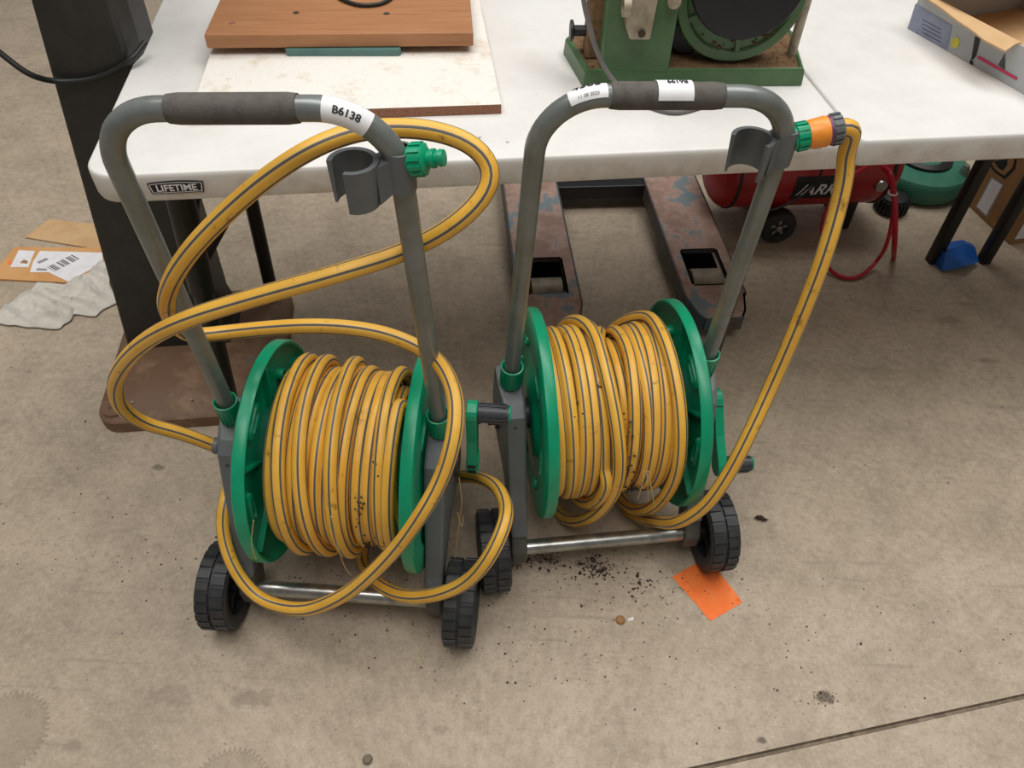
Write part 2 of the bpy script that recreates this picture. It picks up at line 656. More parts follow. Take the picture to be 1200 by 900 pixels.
# ------------------------------------------------------------------ the floor, with its saw-cut joint
def build_floor():
    a, b = at(820, 900), at(1200, 816)
    d = (b - a).normalized()
    n = Vector((-d.y, d.x, 0))
    hw = 0.0045
    m = MB()
    big = 14.0
    o = a.copy()
    rows = [(n * big, 0), (n * hw, 0), (n * hw * 0.5, -0.006), (-n * hw * 0.5, -0.006), (-n * hw, 0), (-n * big, 0)]
    vs = []
    for off, z in rows:
        for e in (-big, big):
            p = o + d * e + off
            vs.append((p.x, p.y, z))
    for i in range(5):
        m.add(vs[2 * i:2 * i + 4], [(0, 2, 3, 1)], 1 if i in (1, 2, 3) else 0)
    f = m.build('floor', ['floor', 'joint'])
    for p in f.data.polygons:
        if p.normal.z < 0:
            p.flip()
    f['kind'] = 'structure'
    f['label'] = 'beige stained concrete workshop floor with a saw-cut joint'
    return f


build_floor()

# ------------------------------------------------------------------ folding tables
TX, TY, TYAW = -0.646, 0.986, 0.1455
TL, TD, TH = 1.2125, 0.72, 0.74


def table(loc, label, L, legs, rl=None, rr=None):
    t = thing('folding_table', label, 'table', loc, TYAW)
    m = MB()
    cx, cy = L / 2, TD / 2
    rings = []
    for (ins, z) in ((0.03, 0.695), (0.008, 0.690), (0.003, 0.692), (0.001, 0.700), (0.0005, 0.732), (0.0012, 0.7372), (0.0028, 0.7393),
                     (0.0055, 0.74)):
        rings.append([Vector((x, y, z)) for x, y in rrect(L - 2 * ins, TD - 2 * ins, 0.045 - ins * 0.6, 6, cx, cy, rl, rr)])
    m.loft(rings)
    m.build('table_top', 'table', t, smooth=True)
    for (u, v, du, dv, r0, r1) in legs:
        g = MB()
        p0, p1 = Vector((u, v, 0.71)), Vector((u + du, v + dv, 0.0))
        mid = p0.lerp(p1, 0.36)
        if r0 != r1:
            g.cyl(p0, mid, r0, n=18)
            g.cyl(mid + (p0 - mid) * 0.02, p1, r1, n=18)
        else:
            q = (p1 - p0).to_track_quat('Z', 'Y').to_matrix()
            g.loft([[c + q @ Vector((x, y, 0)) for x, y in rrect(2 * r0, 2 * r0, 0.006, 3)] for c in (p0, p1)])
        lg = g.build('leg', 'tleg', t, smooth=True)
        if r0 != r1:
            MB().cyl(p1.lerp(p0, 0.035), p1, r1 * 1.12, n=18).build('foot_cap', 'black', lg, smooth=True)
    return t


MT1 = Matrix.Translation((TX, TY, 0)) @ Matrix.Rotation(TYAW, 4, 'Z')
MT1i = MT1.inverted()
LG, LF = MT1i @ at(913, 176, 0.70), MT1i @ at(808, 500)
t1 = table((TX, TY, 0), 'white plastic folding table holding the boards and the green machine', TL,
           [(0.11, 0.075, -0.055, 0.0, 0.023, 0.0185), (0.115, 0.53, -0.02, 0.0, 0.0172, 0.0165),
            (LG.x, LG.y, LF.x - LG.x, LF.y - LG.y, 0.0140, 0.0135)], rr=0.014)
g = MB().tube([(0.11, 0.075, 0.60), (0.115, 0.30, 0.66), (0.118, 0.53, 0.58)], 0.011, 10)
g.build('leg_brace', 'tleg', t1, smooth=True)
# a folding strut from the front leg towards the underside
MB().cyl((0.095, 0.09, 0.50), (0.26, 0.25, 0.69), 0.012, n=12).build('leg_brace', 'tleg', t1, smooth=True)

# logo plaque on the front rim
MT1 = Matrix.Translation((TX, TY, 0)) @ Matrix.Rotation(TYAW, 4, 'Z')
MT1i = MT1.inverted()


def on_front(px, py):          # table-local point on the front rim plane
    o = MT1i @ Vector((0, 0, CAM_H))
    d = MT1i.to_3x3() @ ray(px, py)
    return o + d * (-o.y / d.y)


pc = on_front(207, 219.5)
pl, pr = on_front(175, 221), on_front(240, 217)
pw = (pr.x - pl.x)
plq = MB()
arc = []
hw, hh = pw / 2, 0.0088
for k in range(9):
    x = -hw + pw * k / 8
    arc.append((x, hh + 0.0028 * (1 - (x / hw) ** 2)))
bot = [(hw * 0.94 - 2 * hw * 0.94 * k / 8, -hh - 0.0006 * (1 - ((1 - k / 4)) ** 2)) for k in range(9)]
poly = arc + bot
plq.prism(poly, -0.0012, 0.002, 'XZ')
pq = plq.build('logo_plaque', 'black', t1, loc=(pc.x, 0, pc.z))
pq['label'] = 'black plaque with white block lettering'
fr = MB()
inn = [(x * 0.95, z * 0.84) for x, z in poly]
inn2 = [(x * 0.915, z * 0.74) for x, z in poly]
n = len(inn)
fr.add([(x, -0.0015, z) for x, z in inn] + [(x, -0.0015, z) for x, z in inn2],
       [(k, (k + 1) % n, n + (k + 1) % n, n + k) for k in range(n)])
fr.build('border_line', 'paper', pq)
tfm = Matrix.Translation((0, -0.0018, -0.0002)) @ Matrix.Rotation(PI / 2, 4, 'X')
text_obj('LIFETIME', 0.0155, tfm, 'lettering', 'paper', pq, squeeze=1.0)

rt = MT1 @ Vector((TL, 0, 0))
t2loc = rt + Vector((0.0022, 0.006, 0))
RY = Matrix.Rotation(TYAW, 4, 'Z')


def to_t2(p):
    q = p - t2loc
    return Vector((math.cos(TYAW) * q.x + math.sin(TYAW) * q.y, -math.sin(TYAW) * q.x + math.cos(TYAW) * q.y, 0))


l1, l2 = to_t2(at(1092, 306)), to_t2(at(1152, 306))
t2 = table(t2loc, 'white plastic folding table holding the grey printed box', 1.22,
           [(l1.x, l1.y, 0, 0, 0.016, 0.016), (l2.x, l2.y, 0, 0, 0.016, 0.016),
            (1.08, 0.08, 0, 0, 0.016, 0.016)], rl=0.014)

# ------------------------------------------------------------------ boards on the table
def slab_from(p, w, d, z0, z1, yaw, name, label, cat, mats, bevel=0.0):
    """p = front-left corner."""
    m = MB()
    m.box((0, 0, 0), (w, d, z1 - z0))
    m.m = [1 if k not in (1,) else 0 for k in range(6)] if isinstance(mats, list) else [0] * 6
    o = m.build(name, mats, None, bevel=bevel)
    o.location = (p.x, p.y, z0)
    o.rotation_euler = (0, 0, yaw)
    return tag(o, label, cat)


cf, cr_ = at(226, 146, TH), at(588, 137, TH)
cyaw = math.atan2(cr_.y - cf.y, cr_.x - cf.x)
slab_from(cf, (cr_ - cf).length, 0.44, TH + 0.0005, TH + 0.017, cyaw + 0.02, 'chipboard_sheet',
          'worn white faced chipboard sheet lying under the brown board', 'board', ['chip', 'chipedge'])
Z0 = TH + 0.030
bf, br_ = at(243, 57, Z0), at(555, 57, Z0)
byaw = math.atan2(br_.y - bf.y, br_.x - bf.x)
bt = thing('wooden_board', 'brown wooden board with screw holes resting on a teal strip', 'board',
           (bf.x, bf.y, Z0), byaw + 0.02)
bw = (br_ - bf).length
MB().box((0, 0, 0), (bw, 0.38, 0.024)).build('plank', 'wood', bt, bevel=0.002)
for (px, py) in ((272, 27), (347, 15), (453, 16)):
    p = bt.matrix_basis.inverted() @ at(px, py, Z0 + 0.024)
    mm = MB()
    mm.lathe([(0.0001, 0.0006), (0.0042, 0.0006), (0.0052, 0.0009), (0.0062, 0.0001)], 'Z', (p.x, p.y, 0.024), 14, cap0=True)
    mm.build('screw_hole', 'chipedge' if px < 300 else 'dirt', bt, smooth=True)
ts, te = at(335, 66, TH + 0.017), at(470, 65, TH + 0.017)
tm = MB()
tm.prism(rrect((te - ts).length, 0.26, 0.006, 3, (te - ts).length / 2, 0.13), 0, Z0 - (TH + 0.017) - 0.0015, 'XY')
to = tm.build('teal_strip', 'teal', bevel=0.001)
to.location = (ts.x, ts.y, TH + 0.0178)
to.rotation_euler = (0, 0, byaw)
tag(to, 'flat teal painted strip sandwiched beneath the brown board', 'strip')
pts = [at(x, y, Z0 + 0.024 + 0.0045) for x, y in ((386, -22), (392, -8), (405, 1), (425, 6), (446, 4), (460, -4), (466, -20))]
tag(MB().tube(spline(pts), 0.0035, 10).build('power_cable', 'cable', smooth=True),
    'black power cable looped on the brown wooden board', 'cable')

# ------------------------------------------------------------------ hose carts
WT, WR, SS, SZ, SY = 0.2167, 0.0794, 0.1726, 0.4367, 0.1371
HS, LEAN, RR, DL, DR, RZ, RY_ = 0.1589, -0.1207, 0.1961, 0.1256, 0.1435, 0.287, 0.1601
WW = 0.056
HR = 0.0120


def make_wheel(cart, sx):
    wm = MB()
    h = WW / 2
    r = WR - 0.0036
    prof = [(0.050, -h + 0.004), (0.066, -h), (r - 0.004, -h), (r, -h + 0.004), (r + 0.001, -0.003), (r - 0.001, -0.0015),
            (r - 0.001, 0.0015), (r + 0.001, 0.003), (r, h - 0.004), (r - 0.004, h), (0.066, h), (0.050, h - 0.004), (0.050, -h + 0.004)]
    wm.lathe(prof, 'X', (0, 0, 0), 44)
    nb = 24
    for row in (-1, 1):
        for k in range(nb):
            a = 2 * PI * (k + (0.5 if row > 0 else 0)) / nb
            tf = Matrix.Rotation(a, 4, 'X')
            x0, x1 = (row * 0.0018, row * (h - 0.002))
            lo, hi = min(x0, x1), max(x0, x1)
            wd = 0.0080
            wd2 = 0.0066
            vs = [(lo, -wd, r - 0.004), (hi, -wd, r - 0.004), (hi, wd, r - 0.004), (lo, wd, r - 0.004),
                  (lo + .001, -wd2, WR), (hi - .001, -wd2, WR - 0.0008), (hi - .001, wd2, WR - 0.0008), (lo + .001, wd2, WR)]
            wm.add([tf @ Vector(v) for v in vs],
                   [(4, 5, 6, 7), (0, 1, 5, 4), (1, 2, 6, 5), (2, 3, 7, 6), (3, 0, 4, 7)])
    o = wm.build('wheel', 'rubber', cart, smooth=True, loc=(sx * WT, 0, WR))
    hm = MB()
    hm.lathe([(0.0, -0.008), (0.051, -0.008), (0.051, 0.008), (0.0, 0.008)], 'X', n=28)
    hm.lathe([(0.0, -0.026), (0.012, -0.026), (0.014, 0.026), (0.0, 0.026)], 'X', n=18)
    for k in range(6):
        tf = Matrix.Rotation(k * PI / 3, 4, 'X')
        hm.box((-0.018, -0.003, 0.010), (0.018, 0.003, 0.0505), tf=tf)
    hm.build('hub', 'black', o, smooth=True)
    return o


def make_disc(cart, x, inner):
    """reel disc; inner = +1/-1 direction of the face towards the hose."""
    m = MB()
    s = inner
    prof = [(0.030, s * 0.016), (0.034, s * 0.016), (0.080, s * 0.006), (0.090, s * 0.000), (0.176, s * 0.000), (0.184, s * 0.006),
            (0.1895, s * 0.015), (0.1935, s * 0.016), (RR, s * 0.012), (RR, s * -0.003), (0.192, s * -0.006), (0.150, s * -0.008),
            (0.142, s * -0.003), (0.090, s * -0.003), (0.080, s * -0.010), (0.030, s * -0.012), (0.030, s * 0.016)]
    m.lathe(prof, 'X', n=72)
    # raised oval pads on the inner face, sunk ovals' rims on the outer face
    for k in range(6):
        a = k * PI / 3 + 0.35
        tf = Matrix.Rotation(a, 4, 'X')
        if k % 3 == 2:
            rg = [(0.011 * math.cos(q * PI / 8), 0.135 + 0.011 * math.sin(q * PI / 8)) for q in range(16)]
            h1 = 0.011
        else:
            rg = []
            for q in range(16):
                an = q * PI / 8
                rg.append((0.034 * (1 if math.cos(an) > 0 else -1) * abs(math.cos(an)) ** 0.6,
                           0.142 + 0.0105 * math.sin(an)))
            h1 = 0.007
        for (sgn, hh_) in ((s, h1), (-s, 0.009)):
            rings = []
            for (sc, h) in ((1.0, 0.0), (0.97, hh_ * 0.8), (0.86, hh_), (0.62, hh_), (0.56, hh_ * 0.45)):
                cy = 0.142 if k % 3 != 2 else 0.135
                rings.append([tf @ Vector((sgn * h, y * sc, cy + (z - cy) * sc)) for y, z in rg])
            m.loft(rings, cap0=False)
    for k in range(6):
        tf = Matrix.Rotation(k * PI / 3 + 0.87, 4, 'X')
        m.box((min(0, s * 0.010), -0.002, 0.085), (max(0, s * 0.010), 0.002, 0.181), tf=tf)
    return m.build('reel_disc', 'green', cart, smooth=True, loc=(x, RY_, RZ))


def make_panel(cart, sx):
    # side view outline (y, z)
    out = [(0.102, 0.380), (0.082, 0.365), (0.006, 0.150), (-0.010, 0.128), (0.062, 0.128), (0.100, 0.185), (0.200, 0.240), (0.214, 0.300),
           (0.200, 0.345), (0.186, 0.396), (0.140, 0.388)]
    m = MB()
    xi = 0.1520

    def xo(y, z):
        return 0.184 + (0.014 if y > 0.12 and z > 0.2 else 0.004 if z > 0.16 else 0.0)
    m.loft([[Vector((sx * xi, y, z)) for y, z in out], [Vector((sx * xo(y, z), y, z)) for y, z in out]])
    p = m.build('side_panel', 'grey', cart, bevel=0.005, seg=2)
    low = [(0.000, 0.132), (-0.022, 0.092), (-0.020, 0.058), (0.000, 0.044), (0.024, 0.050), (0.052, 0.132)]
    l = MB()
    l.prism(low, sx * 0.1535, sx * 0.1835, 'YZ')
    l.build('axle_bracket', 'greylow', p, bevel=0.004)
    s = MB()
    s.cyl((sx * 0.172, 0.082, 0.345), (sx * 0.172, 0.0752, 0.3465), 0.0035, n=12)
    s.build('screw_head', 'darkgrey', p, smooth=True)
    return p


def handle_pts(hz, tilt=0.0):
    hy = SY + LEAN * (hz - SZ)
    d = Vector((HS - SS, hy - SY, hz - SZ)).normalized()
    a = Vector((SS, SY, SZ)) - d * 0.035
    b = Vector((HS, hy, hz))
    pts = fillet([Vector((-a.x, a.y, a.z)), Vector((-b.x, b.y, b.z - tilt)), b + Vector((0, 0, tilt)), a], 0.078, 14)
    return pts, d, hy


def make_cart(loc, yaw, hz, label, crank_ang, tilt):
    c = thing('hose_reel_cart', label, 'hose cart', loc, yaw)
    pts, d, hy = handle_pts(hz, tilt)
    path = resample(pts, 0.008)
    MB().tube(path, 0.0135, 20).build('handle_tube', 'tube', c, smooth=True)
    g0, g1 = -0.076, 0.062
    gm = MB().tube([(g0 + (g1 - g0) * k / 12, hy, hz + tilt * (g0 + (g1 - g0) * k / 12) / HS) for k in range(13)],
                   lambda t: 0.0162 - (0.0012 if t in (0.0, 1.0) else 0), 22)
    gm.build('foam_grip', 'foam', c, smooth=True)
    for sx in (-1, 1):
        # green threaded collar
        base = Vector((sx * SS, SY, SZ)) - Vector((sx * d.x, d.y, d.z)) * 0.048
        q = Vector((sx * d.x, d.y, d.z)).to_track_quat('Z', 'Y').to_matrix().to_4x4()
        cm = MB()
        cm.lathe([(0.0, 0), (0.0165, 0), (0.0175, 0.004), (0.0195, 0.044), (0.0195, 0.050), (0.0172, 0.0505), (0.0160, 0.048), (0.0140, 0.040)],
                 'Z', base, 28, tf=q.to_3x3().to_4x4())
        for k in range(16):
            a = 2 * PI * k / 16
            tf = Matrix.Translation(base) @ q @ Matrix.Rotation(a, 4, 'Z')
            cm.box((0.0165, -0.0014, 0.004), (0.0195, 0.0014, 0.040), tf=tf)
        cm.build('collar', 'green', c, smooth=True)
        make_panel(c, sx)
        make_wheel(c, sx)
    make_disc(c, -DL, 1)
    make_disc(c, DR, -1)
    MB().lathe([(0.10, -DL), (0.10, DR)], 'X', (0, RY_, RZ), 40).build('drum', 'greendark', c, smooth=True)
    MB().cyl((-0.20, RY_, RZ), (0.20, RY_, RZ), 0.026, n=24).build('reel_spindle', 'darkgrey', c, smooth=True)
    MB().cyl((-0.156, 0.0, WR), (0.156, 0.0, WR), 0.0145, n=22).build('axle_bar', 'steel', c, smooth=True)
    for sx in (-1, 1):
        MB().cyl((sx * 0.150, 0.0, WR), (sx * (WT + 0.02), 0.0, WR), 0.007, n=12).build('axle_pin', 'darkgrey', c, smooth=True)
    rf = fillet([(-0.168, 0.19, 0.25), (-0.155, 0.345, 0.012), (0.155, 0.345, 0.012), (0.168, 0.19, 0.25)], 0.03, 8)
    MB().tube(resample(rf, 0.01), 0.011, 12).build('rear_foot_tube', 'tube', c, smooth=True)
    # crank: slotted arm on the spindle, grip at its end
    cx = 0.224
    L = 0.128
    tf = Matrix.Translation((cx, RY_, RZ)) @ Matrix.Rotation(crank_ang, 4, 'X')
    am = MB()
    prof = []
    for k in range(9):
        a = PI + PI * k / 8
        prof.append((0.0205 * math.cos(a), 0.0205 * math.sin(a)))
    prof += [(0.0150, 0.070)]
    for k in range(9):
        a = PI * k / 8
        prof.append((0.0200 * math.cos(a), L + 0.0200 * math.sin(a)))
    prof += [(-0.0150, 0.070)]
    am.prism(prof, -0.009, 0.009, 'YZ', tf=tf)
    for (y0, y1) in ((-0.020, 0.020),):
        for z in (-0.008, 0.004, 0.016):
            am.box((-0.0108, -0.017, z), (0.0108, 0.017, z + 0.0035), tf=tf)
    arm = am.build('crank_arm', 'green', c, bevel=0.003)
    sl = MB()
    for z in (-0.0035, 0.0085):
        sl.box((-0.0095, -0.0155, z), (0.0095, -0.0165 + 0.033, z + 0.0065), tf=tf)
        sl.box((-0.007, -0.0215, z), (0.007, -0.0150, z + 0.0065), tf=tf)
        sl.box((-0.007, 0.0150, z), (0.007, 0.0195, z + 0.0065), tf=tf)
    sl.build('slot', 'black', arm)
    gp = MB()
    gp.lathe([(0.0, 0.008), (0.0150, 0.008), (0.0165, 0.02), (0.0152, 0.060), (0.0, 0.060)], 'X', n=24, tf=None)
    for k in range(12):
        t_ = Matrix.Rotation(k * PI / 6, 4, 'X')
        gp.box((0.012, -0.0018, 0.013), (0.056, 0.0018, 0.0172), tf=t_)
    mvt = tf @ Matrix.Translation((0, 0, L))
    gp.v = [tuple(mvt @ Vector(v)) for v in gp.v]
    gp.build('crank_grip', 'darkgrey', arm, smooth=True)
    cap = MB()
    cap.lathe([(0.0, 0.0603), (0.0152, 0.0603), (0.0140, 0.0635), (0.0, 0.0640)], 'X', n=24)
    cap.v = [tuple(mvt @ Vector(v)) for v in cap.v]
    cap.build('end_cap', 'green', arm, smooth=True)
    # water inlet on the other side of the spindle
    im = MB()
    im.lathe([(0.012, -0.196), (0.018, -0.200), (0.018, -0.212), (0.013, -0.214), (0.013, -0.226), (0.015, -0.227), (0.015, -0.236), (0.0, -0.236)],
             'X', (0, RY_, RZ), 20)
    im.build('water_inlet', 'grey', c, smooth=True)
    return c, hy


# positions from the fit of wheels, sockets, discs and handle
CA = ((-0.294, 0.6792, 0), -0.0385, 0.983)
CB = ((0.1896, 0.811, 0), 0.142, 0.9454)
cartA, hyA = make_cart(*CA, 'hose reel cart with sticker B6138 and crank grip pointing up', -0.05, 0.0095)
cartB, hyB = make_cart(*CB, 'hose reel cart with orange connector clipped beside its handle and crank pointing down', 2.33, -0.006)
MA = Matrix.Translation(CA[0]) @ Matrix.Rotation(CA[1], 4, 'Z')
MBm = Matrix.Translation(CB[0]) @ Matrix.Rotation(CB[1], 4, 'Z')


def clip_holder(cart, hz, zc, ang, reach, c0, c1):
    """grey C-shaped holder on the right-hand tube."""
    hy = SY + LEAN * (hz - SZ)
    t = (zc - SZ) / (hz - SZ)
    p = Vector((SS + (HS - SS) * t, SY + (hy - SY) * t, zc))
    m = MB()
    # sleeve round the tube
    m.lathe([(0.0138, -0.028), (0.0172, -0.028), (0.0180, 0.012), (0.0172, 0.020), (0.0138, 0.020)], 'Z', p, 24)
    # open ring
    cdir = Vector((math.cos(ang), math.sin(ang), 0))
    cc = p + cdir * reach + Vector((0, 0, -0.012))
    Ro, Ri = 0.0262, 0.0222
    gap0 = ang + PI + 1.55
    a0, a1 = gap0 + 2.05, gap0 + 2 * PI - 0.05 + 0.9
    n = 26
    start = ang + PI + c0
    end = ang + PI + c1
    rings = []
    for k in range(n + 1):
        a = start + (end - start) * k / n
        u = Vector((math.cos(a), math.sin(a), 0))
        zt = 0.024
        zb = -0.028
        rings.append([cc + u * Ri + Vector((0, 0, zb)), cc + u * Ro * 0.97 + Vector((0, 0, zb)),
                      cc + u * (Ro + 0.002) + Vector((0, 0, zt)), cc + u * Ri + Vector((0, 0, zt))])
    m.loft(rings)
    # gusset between sleeve and ring
    side = Vector((-cdir.y, cdir.x, 0))
    a = p + cdir * 0.010
    b = p + cdir * (reach - Ro + 0.003)
    for (e, w0, w1, zt0, zt1, zb0, zb1) in ((0, 0.013, 0.015, 0.014, 0.008, -0.026, -0.038),):
        vs = []
        for (q, wv, zt, zb) in ((a, w0, zt0, zb0), (b, w1, zt1, zb1)):
            vs += [q + side * wv + Vector((0, 0, zt)), q - side * wv + Vector((0, 0, zt)),
                   q - side * wv + Vector((0, 0, zb)), q + side * wv + Vector((0, 0, zb))]
        m.add(vs, [(0, 1, 2, 3), (7, 6, 5, 4), (0, 4, 5, 1), (1, 5, 6, 2), (2, 6, 7, 3), (3, 7, 4, 0)])
    o = m.build('clip_holder', 'grey', cart, smooth=True)
    return p


pA = clip_holder(cartA, CA[2], 0.922, PI + 0.30, 0.050, -2.05, 2.95)
pB = clip_holder(cartB, CB[2], 0.872, PI + 0.10, 0.043, -1.30, 2.75)


def adapter(cart, p, dirv, tail):
    q = Vector(dirv).normalized().to_track_quat('Z', 'Y').to_matrix().to_4x4()
    m = MB()
    prof = [(0.0, 0.012), (0.0150, 0.012), (0.0158, 0.015), (0.0172, 0.016), (0.0165, 0.030), (0.0120, 0.033)]
    if tail:
        prof += [(0.0085, 0.034), (0.0085, 0.037), (0.0105, 0.038), (0.0105, 0.042), (0.0075, 0.043), (0.0075, 0.046),
                 (0.0095, 0.047), (0.0088, 0.052), (0.0055, 0.053), (0.0, 0.053)]
    else:
        prof += [(0.0, 0.033)]
    m.lathe(prof, 'Z', p, 24, tf=q)
    for k in range(12):
        tf = Matrix.Translation(p) @ q @ Matrix.Rotation(k * PI / 6, 4, 'Z')
        m.box((0.0150, -0.0022, 0.0155), (0.0186, 0.0022, 0.0290), tf=tf)
    return m.build('tap_adapter', 'green', cart, smooth=True)


adapter(cartA, pA + Vector((0, 0, 0.006)), (1, -0.15, 0.22), True)
adapter(cartB, pB + Vector((0, 0, 0.004)), (1, -0.05, 0.22), False)


# stickers wrapped on handle tubes
def wrap(cart, path, s0, s1, a0, a1, rad, name, lines, up=Vector((0, 0, 1)), flip=False, label=None, ns=16):
    """patch wrapped round the tube between arc lengths s0..s1; angle 0 faces the camera side (-Y), grows upwards."""
    L = [0.0]
    for i in range(1, len(path)):
        L.append(L[-1] + (path[i] - path[i - 1]).length)

    def frame(s):
        s = max(0, min(L[-1] - 1e-6, s))
        i = max(k for k in range(len(L)) if L[k] <= s)
        i = min(i, len(path) - 2)
        t = (s - L[i]) / max(1e-9, L[i + 1] - L[i])
        p = path[i].lerp(path[i + 1], t)
        T0 = (path[min(i + 1, len(path) - 1)] - path[max(i - 1, 0)]).normalized()
        T1 = (path[min(i + 2, len(path) - 1)] - path[i]).normalized()
        T = T0.lerp(T1, t).normalized()
        f = Vector((0, -1, 0))
        f = (f - T * f.dot(T)).normalized()
        u = f.cross(T) * -1
        if u.z < 0 and abs(T.z) < 0.95:
            u = -u
        return p, f, u

    def P(s, a, r):
        p, f, u = frame(s)
        return p + f * (r * math.cos(a)) + u * (r * math.sin(a))
    m = MB()
    rings = []
    na = 12
    for i in range(ns + 1):
        s = s0 + (s1 - s0) * i / ns
        rings.append([P(s, a0 + (a1 - a0) * k / na, rad) for k in range(na + 1)] +
                     [P(s, a1 - (a1 - a0) * k / na, rad - 0.0006) for k in range(na + 1)])
    m.loft(rings)
    o = m.build(name, 'white', cart, smooth=True)
    if label:
        o['label'] = label
    sc, ac = (s0 + s1) / 2, (a0 + a1) / 2
    for (txt, size, ds, da, mt) in lines:
        vs, fs = text_geo(txt, size)
        tm = MB()
        k = -1 if flip else 1
        tm.add([P(sc + ds + k * v.x, ac + da + k * v.y / rad, rad + 0.0007) for v in vs], fs)
        tm.build('lettering', mt, o, recalc=False)
    return o


def path_len_at_x(path, x, top):
    acc = 0
    for i in range(1, len(path)):
        acc += (path[i] - path[i - 1]).length
        if path[i].x >= x and path[i].z > top:
            return acc
    return acc


hpA = resample(handle_pts(CA[2], 0.0095)[0], 0.004)
hpB = resample(handle_pts(CB[2], -0.006)[0], 0.004)
sA = path_len_at_x(hpA, 0.086, 0.9)
wrap(cartA, hpA, sA, sA + 0.047, -0.75, 1.75, 0.0141, 'sticker', [('B6138', 0.0105, 0.000, 0.10, 'ink')],
     label='white sticker printed B6138')
sB = path_len_at_x(hpB, -0.121, 0.85)
wrap(cartB, hpB, sB, sB + 0.041, 0.35, 2.6, 0.0141, 'sticker',
     [('4303', 0.0150, 0.0, 0.42, 'ink'), ('11 08 2023', 0.0050, 0.0, -0.70, 'greyink')], label='white sticker with black figures')
sB2 = path_len_at_x(hpB, -0.026, 0.85)
wrap(cartB, hpB, sB2, sB2 + 0.043, 0.15, 2.2, 0.0176, 'sticker',
     [('B6199', 0.0100, 0.003, 0.42, 'ink')], flip=True, label='white sticker stuck on the foam grip')


# ------------------------------------------------------------------ hoses
def coil_point(Mx, x, r, th, sag=0.0):
    # th = 0 top, 90 deg front, 180 bottom, 270 back
    y = RY_ - r * math.sin(th)
    z = RZ + r * math.cos(th) - sag * max(0.0, -math.cos(th)) ** 1.3
    return Mx @ Vector((x, y, z))


def layer(Mx, x0, x1, turns, r, seed, jr=0.004, jx=0.003, sags=None, th0=0.0):
    rnd = random.Random(seed)
    K = int(turns) + 2
    rj = [rnd.uniform(-jr, jr) for _ in range(K)]
    xj = [rnd.uniform(-jx, jx) for _ in range(K)]
    tl = [rnd.uniform(-0.006, 0.006) for _ in range(K)]
    sg = [rnd.uniform(0.0, 0.022) for _ in range(K)]
    if sags:
        for k, v in sags.items():
            sg[k] = v
    pts = []
    N = int(turns * 36)
    for i in range(N + 1):
        t = turns * i / N
        k = int(t)
        f = t - k
        f2 = f * f * (3 - 2 * f)
        lr = rj[k] * (1 - f2) + rj[k + 1] * f2
        lx = xj[k] * (1 - f2) + xj[k + 1] * f2
        th = th0 + 2 * PI * t
        x = x0 + (x1 - x0) * t / turns + lx + tl[k] * math.sin(2 * PI * f)
        pts.append(coil_point(Mx, x, r + lr, th, sg[k]))
    return pts


def turn(Mx, keys, r, sag, n=40):
    """one loose turn; keys = list of (turn fraction, x)."""
    pts = []
    t0, t1 = keys[0][0], keys[-1][0]
    for i in range(n + 1):
        t = t0 + (t1 - t0) * i / n
        for (a, xa), (b, xb) in zip(keys, keys[1:]):
            if a <= t <= b:
                f = (t - a) / (b - a)
                f = f * f * (3 - 2 * f)
                x = xa + (xb - xa) * f
        pts.append(coil_point(Mx, x, r, 2 * PI * t, sag(t) if callable(sag) else sag))
    return pts


def hose_obj(paths, name, label):
    m = MB()
    pts = smooth_path(resample(paths, 0.010), 3)
    rnd = random.Random(len(pts))
    ph = [rnd.uniform(0, 6) for _ in range(3)]
    m.tube(pts, HR, 12, twist=lambda s: 0.10 * math.sin(s * 1.3 + ph[0]) + 0.16 * math.sin(s * 0.37 + ph[1]))
    o = m.build(name, 'hose', smooth=True)
    tag(o, label, 'garden hose')
    return o


# hose of the left cart: two wound layers, crossing turns, hanging loop, big raised loop, inlet
pa = layer(MA, -0.096, 0.124, 9.0, 0.120, 1, jx=0.002)
pa += layer(MA, 0.106, -0.094, 10.5, 0.1455, 2, th0=0.0, jr=0.006, jx=0.004)
pa += turn(MA, [(0.5, -0.092), (1.0, -0.072), (1.5, -0.056), (2.0, -0.040), (2.5, -0.012), (3.0, 0.012), (3.46, 0.024)], 0.164, 0.020, 120)


def A(px, py, yl):
    return aty(px, py, CA[0][1] + yl)


